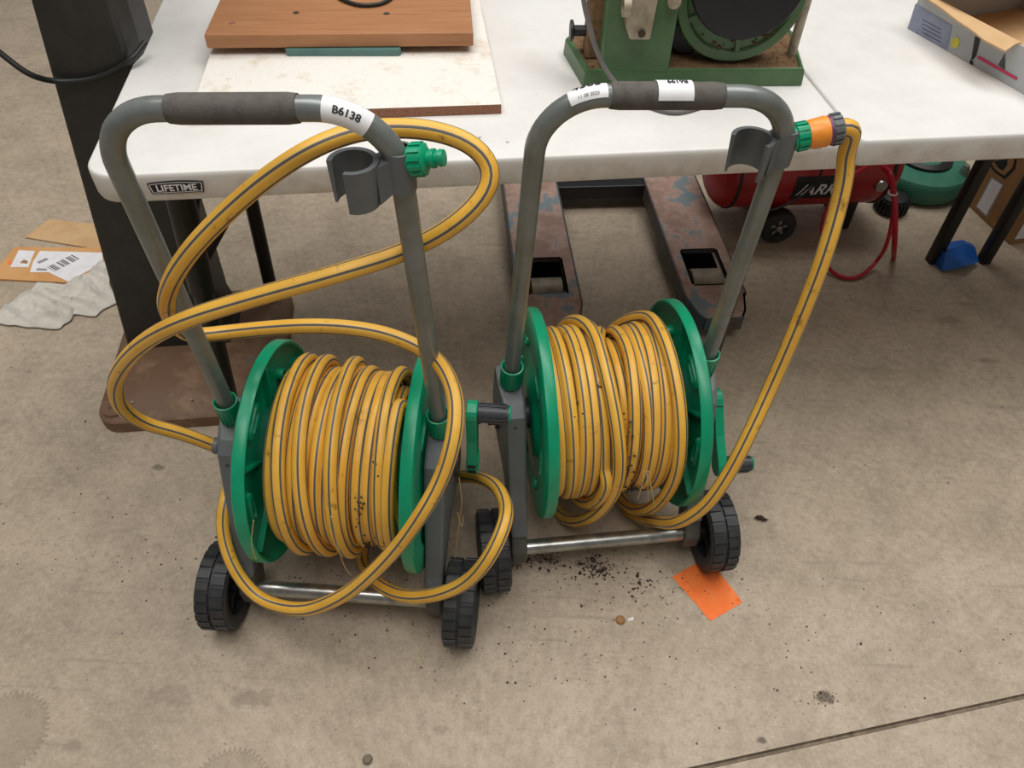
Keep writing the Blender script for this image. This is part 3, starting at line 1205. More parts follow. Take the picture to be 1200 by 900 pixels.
lead = [A(424, 655, 0.10), A(441, 682, 0.02), A(468, 697, -0.02), A(505, 698, -0.045), A(545, 683, -0.05), A(575, 650, -0.04),
        A(592, 612, 0.0), A(592, 590, 0.05), A(583, 572, 0.10), A(567, 562, 0.15), A(548, 558, 0.20), A(530, 556, 0.25)]
lead += [MA @ Vector(p) for p in ((0.13, 0.375, 0.085), (0.0, 0.40, 0.085), (-0.15, 0.39, 0.11),
                                  (-0.222, 0.29, 0.155), (-0.232, 0.17, 0.17))]
lead += [A(266, 580, 0.085), A(261, 605, 0.055), A(263, 632, 0.025), A(276, 668, -0.015), A(303, 700, -0.045), A(350, 714, -0.07),
         A(400, 699, -0.08), A(450, 658, -0.075), A(490, 608, -0.06), A(518, 558, -0.03), A(533, 505, 0.005), A(534, 468, 0.045),
         A(523, 437, 0.085), A(499, 412, 0.135), A(460, 394, 0.155), A(418, 385, 0.165), A(370, 382, 0.17), A(310, 385, 0.18),
         A(262, 390, 0.18), A(228, 393, 0.165), A(206, 381, 0.13), A(195, 357, 0.10), A(203, 325, 0.075), A(228, 288, 0.07), A(272, 243, 0.085),
         A(320, 203, 0.10), A(370, 172, 0.12), A(420, 154, 0.14), A(465, 150, 0.15), A(515, 155, 0.155), A(556, 172, 0.15), A(576, 198, 0.14),
         A(570, 224, 0.125), A(535, 261, 0.11), A(470, 296, 0.105), A(400, 319, 0.075), A(300, 348, 0.055), A(222, 373, 0.045),
         A(172, 399, 0.065), A(144, 428, 0.09), A(135, 455, 0.115), A(144, 479, 0.135), A(170, 496, 0.15), A(210, 507, 0.16)]
lead += [MA @ Vector((-0.236, RY_, RZ))]
pa = pa + spline([pa[-1]] + lead)[1:]
hoseA = hose_obj(pa, 'garden_hose', 'yellow striped garden hose wound and looping above the cart with sticker B6138')

# hose of the right cart
pb = layer(MBm, -0.106, 0.110, 9.0, 0.120, 11, jx=0.002)
pb += layer(MBm, 0.102, 0.024, 4.75, 0.1455, 12)
pb += turn(MBm, [(0.75, 0.024), (1.1, -0.03), (1.5, -0.104), (1.75, -0.106)], 0.142, 0.0, 30)
pb += layer(MBm, -0.106, -0.020, 4.5, 0.1470, 13, th0=0.75 * 2 * PI)
pb += turn(MBm, [(0.25, -0.018), (0.5, -0.05), (0.75, -0.06), (1.0, -0.02), (1.25, 0.0), (1.5, -0.070), (1.75, 0.04), (1.92, 0.096),
                 (2.25, 0.104), (2.5, 0.065), (2.75, 0.02)], 0.166, lambda t: 0.035 if t < 0.95 else 0.128 if t < 1.95 else 0.100, 110)


def B(px, py, yl):
    return aty(px, py, CB[0][1] + yl)


lead = [B(722, 588, 0.16), B(744, 604, 0.10), B(769, 611, 0.03), B(797, 611, -0.03), B(828, 591, -0.045), B(852, 558, -0.035), B(875, 515, -0.01), B(905, 450, 0.035), B(938, 372, 0.06), B(968, 292, 0.085),
        B(986, 226, 0.115), B(991, 198, 0.125), B(991, 180, 0.128)]
conn_tf = MBm @ Matrix.Translation(pB + Vector((0, 0, 0.004)))
cdir = Vector((1, -0.05, 0.22)).normalized()
q = cdir.to_track_quat('Z', 'Y').to_matrix().to_4x4()
e0 = conn_tf @ (cdir * 0.068)
e1 = conn_tf @ (cdir * 0.088 + Vector((0, 0, -0.001)))
pb = pb + spline([pb[-1]] + lead + [e1, e0])[1:]
hoseB = hose_obj(pb, 'garden_hose', 'yellow striped garden hose running from its reel up to the orange connector')


def conn_part(prof, name, m, parent, ribs=0, rr=0.0, z0=0.0, z1=0.0):
    g = MB()
    g.lathe(prof, 'Z', n=26)
    for k in range(ribs):
        g.box((rr - 0.002, -0.0022, z0), (rr + 0.0018, 0.0022, z1), tf=Matrix.Rotation(2 * PI * k / ribs, 4, 'Z'))
    g.v = [tuple(conn_tf @ q @ Vector(v)) for v in g.v]
    return g.build(name, m, parent, smooth=True)


cbody = conn_part([(0.0, 0.0302), (0.0175, 0.0302), (0.0182, 0.034), (0.0195, 0.052), (0.0180, 0.056), (0.0, 0.056)], 'hose_connector', 'orange', hoseB)
conn_part([(0.0, 0.0555), (0.0186, 0.0555), (0.0186, 0.059), (0.0, 0.059)], 'ring', 'purple', cbody)
conn_part([(0.0, 0.0588), (0.0186, 0.0588), (0.0186, 0.071), (0.0140, 0.074), (0.0, 0.074)], 'collar_nut', 'grey', cbody, 14, 0.0186, 0.060, 0.071)
g = MB()
for k in range(3):
    a = 4.2 + k * 0.22
    g.box((0.0172, -0.0011, 0.038), (0.0199, 0.0011, 0.047), tf=Matrix.Rotation(a, 4, 'Z'))
g.v = [tuple(conn_tf @ q @ Vector(v)) for v in g.v]
g.build('embossed_mark', 'paper', cbody)

# ------------------------------------------------------------------ green machine on the table
mz = TH
gp = [at(660, 63, mz), at(683, 103, mz), at(939, 101, mz), at(926, 56, mz), at(905, 34, mz), at(705, 34, mz)]
gc = sum(gp, Vector()) / len(gp)
gm = thing('bench_machine', 'dusty green bench machine with a black disc and round guard', 'machine', (gc.x, gc.y, mz + 0.0004), TYAW * 0.4)
GI = (Matrix.Translation((gc.x, gc.y, mz)) @ Matrix.Rotation(TYAW * 0.4, 4, 'Z')).inverted()


def G(px, py, z):
    return GI @ at(px, py, z)


def GY(px, py, ref):          # point on the machine at the depth (local y) of ref
    o = GI @ Vector((0, 0, CAM_H))
    d = GI.to_3x3() @ ray(px, py)
    return o + d * ((ref - o.y) / d.y)


poly = [(GI @ p).xy for p in gp]
m = MB()
cxy = sum((p for p in poly), Vector((0, 0))) / len(poly)
rings = []
for (sc, z) in ((1.0, 0.0), (1.0, 0.004), (0.992, 0.026), (0.975, 0.031), (0.955, 0.032), (0.945, 0.028)):
    rings.append([Vector((cxy.x + (p.x - cxy.x) * sc, cxy.y + (p.y - cxy.y) * sc, z)) for p in poly])
m.loft(rings)
m.build('base', 'mgreen', gm, bevel=0.003)
d = MB()
rings = []
for (sc, z) in ((0.944, 0.0282), (0.90, 0.0305), (0.6, 0.032)):
    rings.append([Vector((cxy.x + (p.x - cxy.x) * sc, cxy.y + (p.y - cxy.y) * sc, z)) for p in poly])
d.loft(rings)
rnd = random.Random(3)
for k in range(420):
    a, r = rnd.uniform(0, 2 * PI), math.sqrt(rnd.random()) * 0.85
    ii = rnd.randrange(len(poly))
    pp = poly[ii].lerp(poly[(ii + 1) % len(poly)], rnd.random())
    rr_ = math.sqrt(rnd.random()) * 0.93
    d.blob((cxy.x + (pp.x - cxy.x) * rr_, cxy.y + (pp.y - cxy.y) * rr_, 0.031), rnd.uniform(0.002, 0.006), 0, 0.6, k)
dd = d.build('sawdust', 'sawdust', gm)
dd['kind'] = 'stuff'
yf = G(742, 82, mz + 0.031).y
bl, brr = GY(703, 84, yf), GY(784, 79, yf)
m = MB()
m.box((bl.x, yf, 0.026), (brr.x, yf + 0.085, 0.20))
m.build('column', 'mgreen', gm, bevel=0.004)
# beige casting hanging on the column
q0, q1 = GY(738, 47, yf - 0.025), GY(762, 45, yf - 0.025)
m = MB()
zt = q0.z + 0.075
m.prism([(q0.x, q0.z), (q1.x, q0.z), (q1.x + 0.004, zt), (q0.x - 0.012, zt), (q0.x - 0.010, q0.z + 0.022)], yf - 0.026, yf + 0.002, 'XZ')
cs = m.build('bracket_casting', 'cast', gm, bevel=0.003)
MB().cyl(((q0.x + q1.x) / 2 + 0.001, yf - 0.0262, q0.z + 0.012), ((q0.x + q1.x) / 2 + 0.001, yf - 0.030, q0.z + 0.012), 0.0062, n=16).build(
    'bolt_head', 'dirt', cs, smooth=True)
MB().lathe([(0.011, -0.006), (0.016, -0.006), (0.016, 0.006), (0.011, 0.006), (0.011, -0.006)], 'X',
           (q0.x - 0.012, yf - 0.022, q0.z + 0.052), 20).build('clamp_ring', 'cast', cs, smooth=True)
k0 = GY(790, 2, yf - 0.012)
MB().cyl((k0.x, yf, k0.z), (k0.x, yf - 0.016, k0.z), 0.011, n=20).build('round_knob', 'cast', gm, smooth=True)
# guard and black disc, facing the camera
gy = G(862, 72, mz + 0.031).y + 0.005
gcn = GY(868, -8, gy)
R1 = gcn.z - 0.034
m = MB()
m.lathe([(0.0, -0.012), (R1 * 0.80, -0.012), (R1 * 0.84, -0.018), (R1 * 0.97, -0.018), (R1, -0.012), (R1, 0.028), (0.0, 0.028)], 'Y', gcn, 56)
for k in range(5):
    m.box((-0.004, -0.017, R1 * 0.25), (0.004, -0.010, R1 * 0.84), tf=Matrix.Translation(gcn) @ Matrix.Rotation(k * 2 * PI / 5 + 0.5, 4, 'Y'))
m.build('wheel_guard', 'mgreen', gm, smooth=True)
m = MB()
for k in range(90):
    a = rnd.uniform(0, 2 * PI)
    r = R1 * rnd.uniform(0.5, 0.82)
    m.blob((gcn.x + r * math.cos(a), gcn.y - 0.0125, gcn.z + r * math.sin(a)), rnd.uniform(0.002, 0.007), 0, 0.8, k)
dd = m.build('caked_sawdust', 'sawdust', gm)
dd['kind'] = 'stuff'
bc = GY(880, -24, gy - 0.045)
R2 = (bc - GY(880, 44, gy - 0.045)).length
m = MB()
m.lathe([(0.0, -0.008), (R2 * 0.97, -0.008), (R2, -0.004), (R2, 0.010), (0.02, 0.012), (0.02, 0.035), (0, 0.035)], 'Y', bc, 56)
m.build('black_disc', 'black', gm, smooth=True)
# dark motor between column and guard
ml = GY(797, 60, gy + 0.03)
m = MB()
m.lathe([(0.0, -0.02), (0.030, -0.02), (0.036, -0.012), (0.036, 0.06), (0.0, 0.06)], 'Y', (ml.x + 0.004, gy + 0.03, 0.068), 24)
m.build('motor', 'black', gm, smooth=True)
p0 = G(927, 64, mz + 0.031)
m = MB()
m.cyl((p0.x, p0.y, 0.028), (p0.x, p0.y, 0.22), 0.0085, n=16)
m.build('post', 'cast', gm, smooth=True)
kk = GY(672, 36, yf + 0.06)
m = MB()
m.lathe([(0.0, 0.0), (0.017, 0.0), (0.018, 0.004), (0.014, 0.006), (0.009, 0.007), (0.009, 0.030), (0.0, 0.030)], 'X', (kk.x - 0.006, kk.y, kk.z), 20)
m.build('adjusting_knob', 'black', gm, smooth=True)
m = MB()
m.box((kk.x + 0.022, kk.y - 0.02, 0.028), (bl.x + 0.01, kk.y + 0.03, 0.19))
m.build('side_housing', 'sawdust', gm, bevel=0.006)
pts = [GY(683, -30, yf - 0.02), GY(684, 0, yf - 0.02), GY(690, 28, yf - 0.02), GY(699, 58, yf - 0.024), GY(712, 85, yf - 0.030),
       GY(728, 104, yf - 0.045)]
pts.append(GI @ (at(752, 122, mz + 0.004)))
pts.append(GI @ (at(790, 132, mz + 0.004)))
pts.append(GI @ (at(835, 121, mz + 0.004)))
MB().tube(spline(pts), 0.0042, 10).build('power_cord', 'greycable', gm, smooth=True)

# ------------------------------------------------------------------ printed open box on the second table
b0, b1 = at(1063, 33, TH), at(1200, 111, TH)
dv = (b1 - b0).normalized()
byw = math.atan2(dv.y, dv.x)
bx = thing('product_box', 'open grey printed carton with tan inside flaps', 'box', (b0.x, b0.y, TH), byw)
BI = (Matrix.Translation((b0.x, b0.y, TH)) @ Matrix.Rotation(byw, 4, 'Z')).inverted()
BLn, BWd, BHt = 0.46, 0.30, 0.068
th = 0.004
m = MB()
m.box((0.005, 0.005, 0.001), (BLn - 0.005, BWd - 0.005, th))
m.build('box_bottom', 'card', bx)
for (lo, hi) in (((0, 0, 0), (BLn, th, BHt)), ((0, BWd - th, 0), (BLn, BWd, BHt)), ((0, 0, 0), (th, BWd, BHt)),
                 ((BLn - th, 0, 0), (BLn, BWd, BHt))):
    mm = MB()
    mm.box(lo, hi)
    mm.build('box_side', 'boxprint', bx, bevel=0.001)


def BP(px, py):          # on the front face
    o = BI @ Vector((0, 0, CAM_H))
    d = BI.to_3x3() @ ray(px, py)
    return o + d * (-o.y / d.y)


def decal(pxs, name, m, off=0.0006, parent=bx):
    mm = MB()
    ps = [BP(*p) for p in pxs]
    mm.add([Vector((p.x, -off, max(0.001, p.z))) for p in ps], [tuple(range(len(ps)))])
    o = mm.build(name, m, parent, recalc=False)
    return o


decal([(1064, 33), (1110, 60), (1116, 30), (1073, 4)], 'blue_panel', 'boxblue')
for k in range(4):
    decal([(1081, 22 + 5 * k), (1103, 34 + 5 * k), (1103, 35 + 5 * k), (1081, 23 + 5 * k)], 'print_line', 'darkgrey', 0.0009)
ec = BP(1120, 50)
mm = MB()
mm.add([Vector((ec.x + 0.0095 * math.cos(k * PI / 8), -0.0009, ec.z + 0.0095 * math.sin(k * PI / 8))) for k in range(16)], [tuple(range(16))])
mm.build('round_emblem', 'yellow', bx)
decal([(1138, 72), (1144, 66), (1149, 46), (1143, 42)], 'print_mark', 'ink', 0.0009)
decal([(1136, 75), (1140, 77), (1141, 72), (1137, 70)], 'print_mark', 'ink', 0.0009)
decal([(1145, 68), (1192, 94), (1193, 91), (1147, 65)], 'print_line', 'pink', 0.0009)
decal([(1170, 76), (1178, 82), (1178, 62)], 'print_mark', 'darkgrey', 0.0009)
# front flap, folded out and drooping over the face
fl = MB()
N = 10
vs = []
for k in range(N + 1):
    x = 0.004 + (0.245 - 0.004) * k / N
    wob = 0.003 * math.sin(k * 1.7)
    reach = 0.016 + 0.034 * min(1, k / 8) + wob * 0.5
    for (t, lift) in ((0, 0.003), (0.5, 0.005), (1.0, 0.004 - 0.004 * (k / N))):
        vs.append(Vector((x + t * 0.012, th - t * reach, BHt + lift)))
fs = []
for k in range(N):
    for j in range(2):
        fs.append((k * 3 + j, (k + 1) * 3 + j, (k + 1) * 3 + j + 1, k * 3 + j + 1))
fl.add(vs, fs)
fo = fl.build('front_flap', 'card', bx)
sm = fo.modifiers.new('thick', 'SOLIDIFY')
sm.thickness = 0.003
for (lo, hi, rot, piv) in (((0, 0, 0), (BLn, 0.13, 0.003), -0.5, (0, BWd, BHt)),):
    mm = MB()
    mm.box(lo, hi, tf=Matrix.Translation(piv) @ Matrix.Rotation(0.9, 4, 'X'))
    mm.build('rear_flap', 'card', bx)
mm = MB()
mm.box((0.27, 0, 0), (BLn, 0.12, 0.003), tf=Matrix.Translation((0, 0, BHt)) @ Matrix.Rotation(0.25, 4, 'X'))
mm.build('front_flap', 'card', bx)
mm = MB()
mm.box((0, 0, 0), (0.12, BWd, 0.003), tf=Matrix.Translation((0, 0, BHt)) @ Matrix.Rotation(-0.35, 4, 'Y'))
mm.build('side_flap', 'card', bx)

# ------------------------------------------------------------------ black machine column on its rusty base
zb = 0.05
bfl = at(116, 500)
mc = thing('machine_stand', 'black machine pedestal column on a rusty cast iron base plate', 'machine', (-0.80, 1.36, 0), 0.145)
MI = (Matrix.Translation((-0.80, 1.36, 0)) @ Matrix.Rotation(0.145, 4, 'Z')).inverted()
fl0 = MI @ at(116, 509)
fr0 = MI @ at(335, 480)
hwx = (fr0.x - fl0.x) / 2
x0, x1 = fl0.x, fl0.x + 0.405
y0, y1 = fl0.y, fl0.y + 0.44
m = MB()
rings = []
for (ins, z) in ((0.0, 0.0), (0.0, 0.030), (0.006, 0.036), (0.030, 0.040), (0.050, 0.050), (0.11, 0.058)):
    rings.append([Vector((x, y, z)) for x, y in rrect(x1 - x0 - 2 * ins, y1 - y0 - 2 * ins, max(0.02, 0.05 - ins * 0.4), 6,
                                                      (x0 + x1) / 2, (y0 + y1) / 2)])
m.loft(rings)
bs = m.build('base_plate', 'rustbase', mc, smooth=True)
for (sx, sy) in ((0, 0), (1, 0), (0, 1), (1, 1)):
    cx = x0 + 0.038 if sx == 0 else x1 - 0.038
    cy = y0 + 0.038 if sy == 0 else y1 - 0.038
    mm = MB()
    mm.lathe([(0.026, 0.036), (0.024, 0.044), (0.010, 0.044), (0.008, 0.041), (0.0, 0.041)], 'Z', (cx, cy, 0), 18)
    lb = mm.build('bolt_lug', 'rustbase', bs, smooth=True)
# flakes and chips lying on the base
mm = MB()
for k in range(70):
    mm.blob((rnd.uniform(x0 + .05, x1 - .04), rnd.uniform(y0 + .03, y0 + .28), 0.05), rnd.uniform(0.001, 0.004), 0, 0.4, k)
ch = mm.build('metal_chips', 'roller', mc)
ch['kind'] = 'stuff'


def MC(px, py, Y):        # column point at local depth
    o = MI @ Vector((0, 0, CAM_H))
    d = MI.to_3x3() @ ray(px, py)
    return o + d * ((Y - o.y) / d.y)


fy = (MI @ at(150, 410, 0.055)).y
cbl = MI @ at(150, 410, 0.055)
ctl = MC(35, 0, fy)
ctr = MC(128, 0, fy)
wb = 0.215
zt = 1.06
kx = (ctl.x - cbl.x) / (ctl.z - cbl.z)
xl = lambda z: cbl.x + kx * (z - 0.055)
wr0 = ctr.x - ctl.x
wd = lambda z: wb + (wr0 - wb) * (z - 0.055) / (ctl.z - 0.055)
m = MB()
rings = []
for z in (0.048, 0.075, 0.12, 0.3, 0.6, zt):
    fl_ = 0.03 * max(0, (0.12 - z) / 0.07) ** 2
    a, b = xl(z), xl(z) + wd(z)
    rings.append([Vector((a, fy, z)), Vector((b + fl_, fy, z)), Vector((b + fl_ + 0.012, fy + 0.05, z)), Vector((b + 0.012 + fl_, fy + 0.15, z)), Vector((a + 0.02, fy + 0.17, z))])
m.loft(rings)
m.build('column', 'column', mc, bevel=0.006)
m = MB()
m.box((xl(zt) - 0.07, fy - 0.05, 0), (xl(zt) + wd(zt) + 0.09, fy + 0.20, 0.26))
hd = m.build('machine_head', 'column', mc, bevel=0.012, loc=(0, 0, zt + 0.03))
# cable looping across the column
cp = [MC(-40, 30, fy - 0.02), MC(0, 62, fy - 0.03), MC(35, 87, fy - 0.035), MC(65, 95, fy - 0.012), MC(105, 93, fy - 0.008), MC(135, 82, fy - 0.008), MC(155, 68, fy - 0.005),
      MC(170, 50, fy + 0.03)]
W = Matrix.Translation((-0.80, 1.36, 0)) @ Matrix.Rotation(0.145, 4, 'Z')
tag(MB().tube([W @ p for p in spline(cp)], 0.0052, 10).build('power_cable', 'cable', smooth=True),
    'black cable drooping across the black machine column', 'cable')

# ------------------------------------------------------------------ cardboard, papers and cloth on the floor
def sheet(pxs, z, t, name, mats, label, cat, sub=None):
    ps = [at(*p, z) for p in pxs]
    c = sum(ps, Vector()) / len(ps)
    m = MB()
    m.loft([[p - c for p in ps], [p - c + Vector((0, 0, t)) for p in ps]])
    o = m.build(name, mats)
    o.location = c
    return tag(o, label, cat), c


sheet([(30, 279), (120, 294), (150, 290), (150, 268), (58, 258)], 0.001, 0.004, 'cardboard_piece', 'card',
      'plain tan cardboard piece on the floor behind the labelled one', 'cardboard')
cbx, cc = sheet([(-30, 327), (88, 333), (128, 306), (128, 292), (18, 291), (0, 312)], 0.001, 0.005, 'cardboard_piece', 'cardorange',
                'orange brown cardboard piece with white address labels', 'cardboard')


def lab(pxs, name, m, z, parent, c):
    mm = MB()
    mm.add([at(*p, z) - c for p in pxs], [tuple(range(len(pxs)))])
    o = mm.build(name, m, parent, recalc=False)
    for p in o.data.polygons:
        if p.normal.z < 0:
            p.flip()
    return o


lab([(12, 313), (33, 313), (41, 294), (22, 293)], 'paper_label', 'paper', 0.0066, cbx, cc)
big = lab([(35, 319), (57, 319), (80, 330), (120, 308), (120, 296), (47, 294), (39, 306)], 'paper_label', 'paper', 0.0066, cbx, cc)
for k in range(14):
    if k in (4, 9):
        continue
    t0 = k / 14
    a = Vector((55, 313)).lerp(Vector((85, 298)), t0)
    wdt = 1.2 if k % 3 else 0.6
    lab([(a.x, a.y), (a.x + 9, a.y + 5), (a.x + 9 + wdt, a.y + 5 - wdt / 2), (a.x + wdt, a.y - wdt / 2)], 'bar_code_bar', 'ink', 0.0070, big, cc)
lab([(43, 307), (54, 302), (57, 304), (46, 309)], 'printed_block', 'greyink', 0.0070, big, cc)
lab([(42, 317), (55, 317), (55, 315), (44, 314)], 'printed_block', 'greyink', 0.0070, big, cc)
lab([(23, 308), (32, 309), (33, 306), (28, 304)], 'printed_block', 'cardbrown', 0.0070, cbx, cc)
lab([(8, 310), (13, 309), (14, 305), (11, 305)], 'orange_mark', 'orangepaper', 0.0066, cbx, cc)


def cloth():
    # outline in pixels on the floor, filled with a crumpled grid
    a, b, c_, d_ = at(-60, 372), at(128, 345), at(134, 366), at(-50, 392)
    top = [(-60, 375), (0, 368), (22, 350), (45, 332), (75, 335), (100, 322), (118, 306), (130, 312)]
    bot = [(-60, 384), (0, 381), (20, 384), (45, 387), (72, 386), (88, 371), (112, 372), (136, 355)]
    nx, ny = 90, 40
    vs = []
    rnd = random.Random(5)
    from mathutils import noise as nz

    def along(L, t):
        x = t * (len(L) - 1)
        i = min(int(x), len(L) - 2)
        f = x - i
        return (L[i][0] + (L[i + 1][0] - L[i][0]) * f, L[i][1] + (L[i + 1][1] - L[i][1]) * f)
    for i in range(nx + 1):
        for j in range(ny + 1):
            t, s = i / nx, j / ny
            A_, B_ = along(top, t), along(bot, t)
            p = at(A_[0] + (B_[0] - A_[0]) * s, A_[1] + (B_[1] - A_[1]) * s)
            edge = min(1, 4 * min(s, 1 - s, t + 0.2, (1 - t) + 0.25))
            q = Vector((p.x * 9, p.y * 9, 0.3))
            h = abs(nz.noise(q)) * 0.022 + (1 - abs(nz.noise(Vector((q.x * 1.2 + q.y * 2.5, q.y * 0.8 - q.x * 0.5, 0.1)))) * 2.4) ** 2 * 0.012 + (0.5 - abs(nz.noise(q * 3.5))) * 0.010 + abs(nz.noise(q * 8)) * 0.004
            wob = nz.noise(q * 3) * 0.012
            vs.append(Vector((p.x + wob, p.y - wob * 0.6, 0.004 + edge * h)))
    fs = [(i * (ny + 1) + j, (i + 1) * (ny + 1) + j, (i + 1) * (ny + 1) + j + 1, i * (ny + 1) + j + 1) for i in range(nx) for j in range(ny)]
    c0 = sum(vs, Vector()) / len(vs)
    c0.z = 0
    m = MB()
    m.add([v - c0 for v in vs], fs)
    o = m.build('cloth_rag', 'cloth', smooth=True)
    o.location = c0
    s = o.modifiers.new('thick', 'SOLIDIFY')
    s.thickness = 0.002
    s.offset = 1
    tag(o, 'crumpled grey white cloth rag beside the rusty base plate', 'rag')


cloth()

# ------------------------------------------------------------------ pallet truck
pfl = (at(612, 388, 0.085) + at(688, 384, 0.085)) / 2
pfr = (at(818, 374, 0.085) + at(880, 372, 0.085)) / 2
pyaw = math.atan2(pfr.y - pfl.y, pfr.x - pfl.x)
pt = thing('pallet_truck', 'worn blue pallet truck with rusty forks parked under the table', 'pallet truck', (pfl.x, pfl.y, 0), 0.105)
PI_ = (Matrix.Translation((pfl.x, pfl.y, 0)) @ Matrix.Rotation(0.105, 4, 'Z')).inverted()
dxf = (PI_ @ pfr).x
dyf = (PI_ @ pfr).y
FW, FL_, FH = 0.155, 1.05, 0.088
for (ox, oy) in ((0, 0), (dxf, dyf)):
    hw = FW / 2
    # hole for the roller
    hx, hy0, hy1 = 0.047, 0.130, 0.275
    m = MB()
    z1, z0 = FH, 0.035

    def V(x, y, z):
        return Vector((ox + x, oy + y, z))
    # top plate as strips around the opening
    for (xa, xb, ya, yb) in ((-hw, hw, hy1, FL_), (-hw, -hx, 0.09, hy1), (hx, hw, 0.09, hy1), (-hx, hx, 0.09, hy0)):
        m.add([V(xa, ya, z1), V(xb, ya, z1), V(xb, yb, z1), V(xa, yb, z1)], [(0, 1, 2, 3)])
    m.add([V(-hw, 0.09, z1), V(-hw * 0.80, 0.025, z1), V(-hw * 0.62, 0.0, z1), V(hw * 0.62, 0.0, z1), V(hw * 0.80, 0.025, z1), V(hw, 0.09, z1)], [(0, 1, 2, 3, 4, 5)])
    fk = m.build('fork', 'fork', pt)
    s = MB()
    out = [(-hw, FL_), (-hw, 0.09), (-hw * 0.80, 0.025), (-hw * 0.62, 0.0), (hw * 0.62, 0.0), (hw * 0.80, 0.025), (hw, 0.09), (hw, FL_)]
    for k in range(len(out) - 1):
        (xa, ya), (xb, yb) = out[k], out[k + 1]
        zl = z0 if ya > 0.05 or yb > 0.05 else 0.05
        s.add([V(xa, ya, z1), V(xb, yb, z1), V(xb, yb, zl), V(xa, ya, zl)], [(0, 1, 2, 3)])
    for (xa, ya, xb, yb) in ((-hx, hy0, hx, hy0), (hx, hy0, hx, hy1), (hx, hy1, -hx, hy1), (-hx, hy1, -hx, hy0)):
        s.add([V(xa, ya, z1), V(xb, yb, z1), V(xb, yb, z1 - 0.012), V(xa, ya, z1 - 0.012)], [(0, 1, 2, 3)])
    so = s.build('fork_side', 'forkblue', fk)
    sm = so.modifiers.new('thick', 'SOLIDIFY')
    sm.thickness = 0.005
    MB().cyl(V(-0.040, 0.177, 0.045), V(0.040, 0.177, 0.045), 0.0445, n=28).build('load_roller', 'roller', pt, smooth=True)
    MB().cyl(V(-0.060, 0.185, 0.040), V(0.060, 0.185, 0.040), 0.008, n=12).build('roller_axle', 'steel', pt, smooth=True)
    MB().box(V(-0.070, 0.225, 0.012), V(0.070, 0.46, 0.022)).build('hole_shade_plate', 'black', pt)  # black plate added as painted shade, darkens the view through the roller opening
m = MB()
m.box((-0.07, 0.62, 0.036), (dxf + 0.07, 0.66 + dyf, 0.082))
m.build('cross_bar', 'black', pt, bevel=0.004)
MB().box((-0.07, 0.68, 0.05), (dxf + 0.07, 0.70 + dyf, 0.115)).build('cross_bar', 'forkblue', pt, bevel=0.004)
m = MB()
m.box((-0.075, FL_ - 0.05, 0.03), (dxf + 0.075, FL_ + 0.08, 0.24))
m.build('frame_head', 'forkblue', pt, bevel=0.01)
MB().cyl((dxf / 2 - 0.07, FL_ + 0.16, 0.085), (dxf / 2 + 0.07, FL_ + 0.16, 0.085), 0.085, n=28).build('steering_wheel', 'rubber', pt, smooth=True)
MB().cyl((dxf / 2, FL_ + 0.16, 0.085), (dxf / 2, FL_ + 0.16, 0.36), 0.03, n=16).build('pump_column', 'forkblue', pt, smooth=True)

# ------------------------------------------------------------------ red air compressor
wp = at(906, 284)
cw = Vector((wp.x, wp.y + 0.01, 0))
cyw = 0.12
cm = thing('air_compressor', 'red air compressor tank with black wheel under the table', 'compressor', (cw.x, cw.y, 0), cyw)
CI = (Matrix.Translation(cw) @ Matrix.Rotation(cyw, 4, 'Z')).inverted()


def CL(px, py, Y):
    o = CI @ Vector((0, 0, CAM_H))
    d = CI.to_3x3() @ ray(px, py)
    return o + d * ((Y - o.y) / d.y)


tr = 0.125
tcy, tcz = 0.10, 0.205
lx = CL(822, 214, tcy).x
rx = lx + 0.56
prof = []
for k in range(9):
    a = PI / 2 * k / 8
    prof.append((tr * math.sin(a) + 1e-4, lx + 0.06 * (1 - math.cos(a))))
for k in range(9):
    a = PI / 2 * k / 8
    prof.append((tr * math.cos(a) + 1e-4, rx - 0.06 + 0.06 * math.sin(a)))
tk = MB().lathe(prof, 'X', (0, tcy, tcz), 40).build('tank', 'red', cm, smooth=True)
# seam ring round the dome
for sx_ in (lx + 0.062, rx - 0.062):
    MB().lathe([(tr - 0.002, sx_ - 0.004), (tr + 0.003, sx_ - 0.004), (tr + 0.003, sx_ + 0.004), (tr - 0.002, sx_ + 0.004)], 'X', (0, tcy, tcz), 40).build(
        'seam_band', 'black', tk, smooth=True)
for yy in (0.0, 0.20):
    wm = MB()
    wm.lathe([(0.0, -0.010), (0.024, -0.010), (0.026, -0.016), (0.036, -0.016), (0.050, -0.016), (0.053, -0.010), (0.053, 0.012), (0.050, 0.016), (0.0, 0.016)], 'Y',
             (0, yy, 0.053), 32)
    wo = wm.build('wheel', 'rubber', cm, smooth=True)
    hm = MB()
    hm.lathe([(0.0, -0.019), (0.009, -0.018), (0.010, -0.010)], 'Y', (0, yy, 0.053), 16)
    for k in range(5):
        hm.box((-0.004, -0.0135, 0.012), (0.004, -0.009, 0.030), tf=Matrix.Translation((0, yy, 0.053)) @ Matrix.Rotation(k * 2 * PI / 5, 4, 'Y'))
    hm.build('hub', 'steel', wo, smooth=True)
MB().cyl((0, 0.0, 0.053), (0, 0.2, 0.053), 0.007, n=10).build('axle', 'black', cm, smooth=True)
m = MB()
m.box((-0.02, 0.03, 0.053), (0.02, 0.17, 0.10))
m.build('wheel_bracket', 'red', cm, bevel=0.004)
m = MB()
m.box((rx - 0.12, 0.04, 0.0), (rx - 0.09, 0.07, 0.11))
m.build('support_foot', 'black', cm, bevel=0.004)
MB().box((rx - 0.12, 0.14, 0.0), (rx - 0.09, 0.17, 0.11)).build('support_foot', 'black', cm, bevel=0.004)
m = MB()
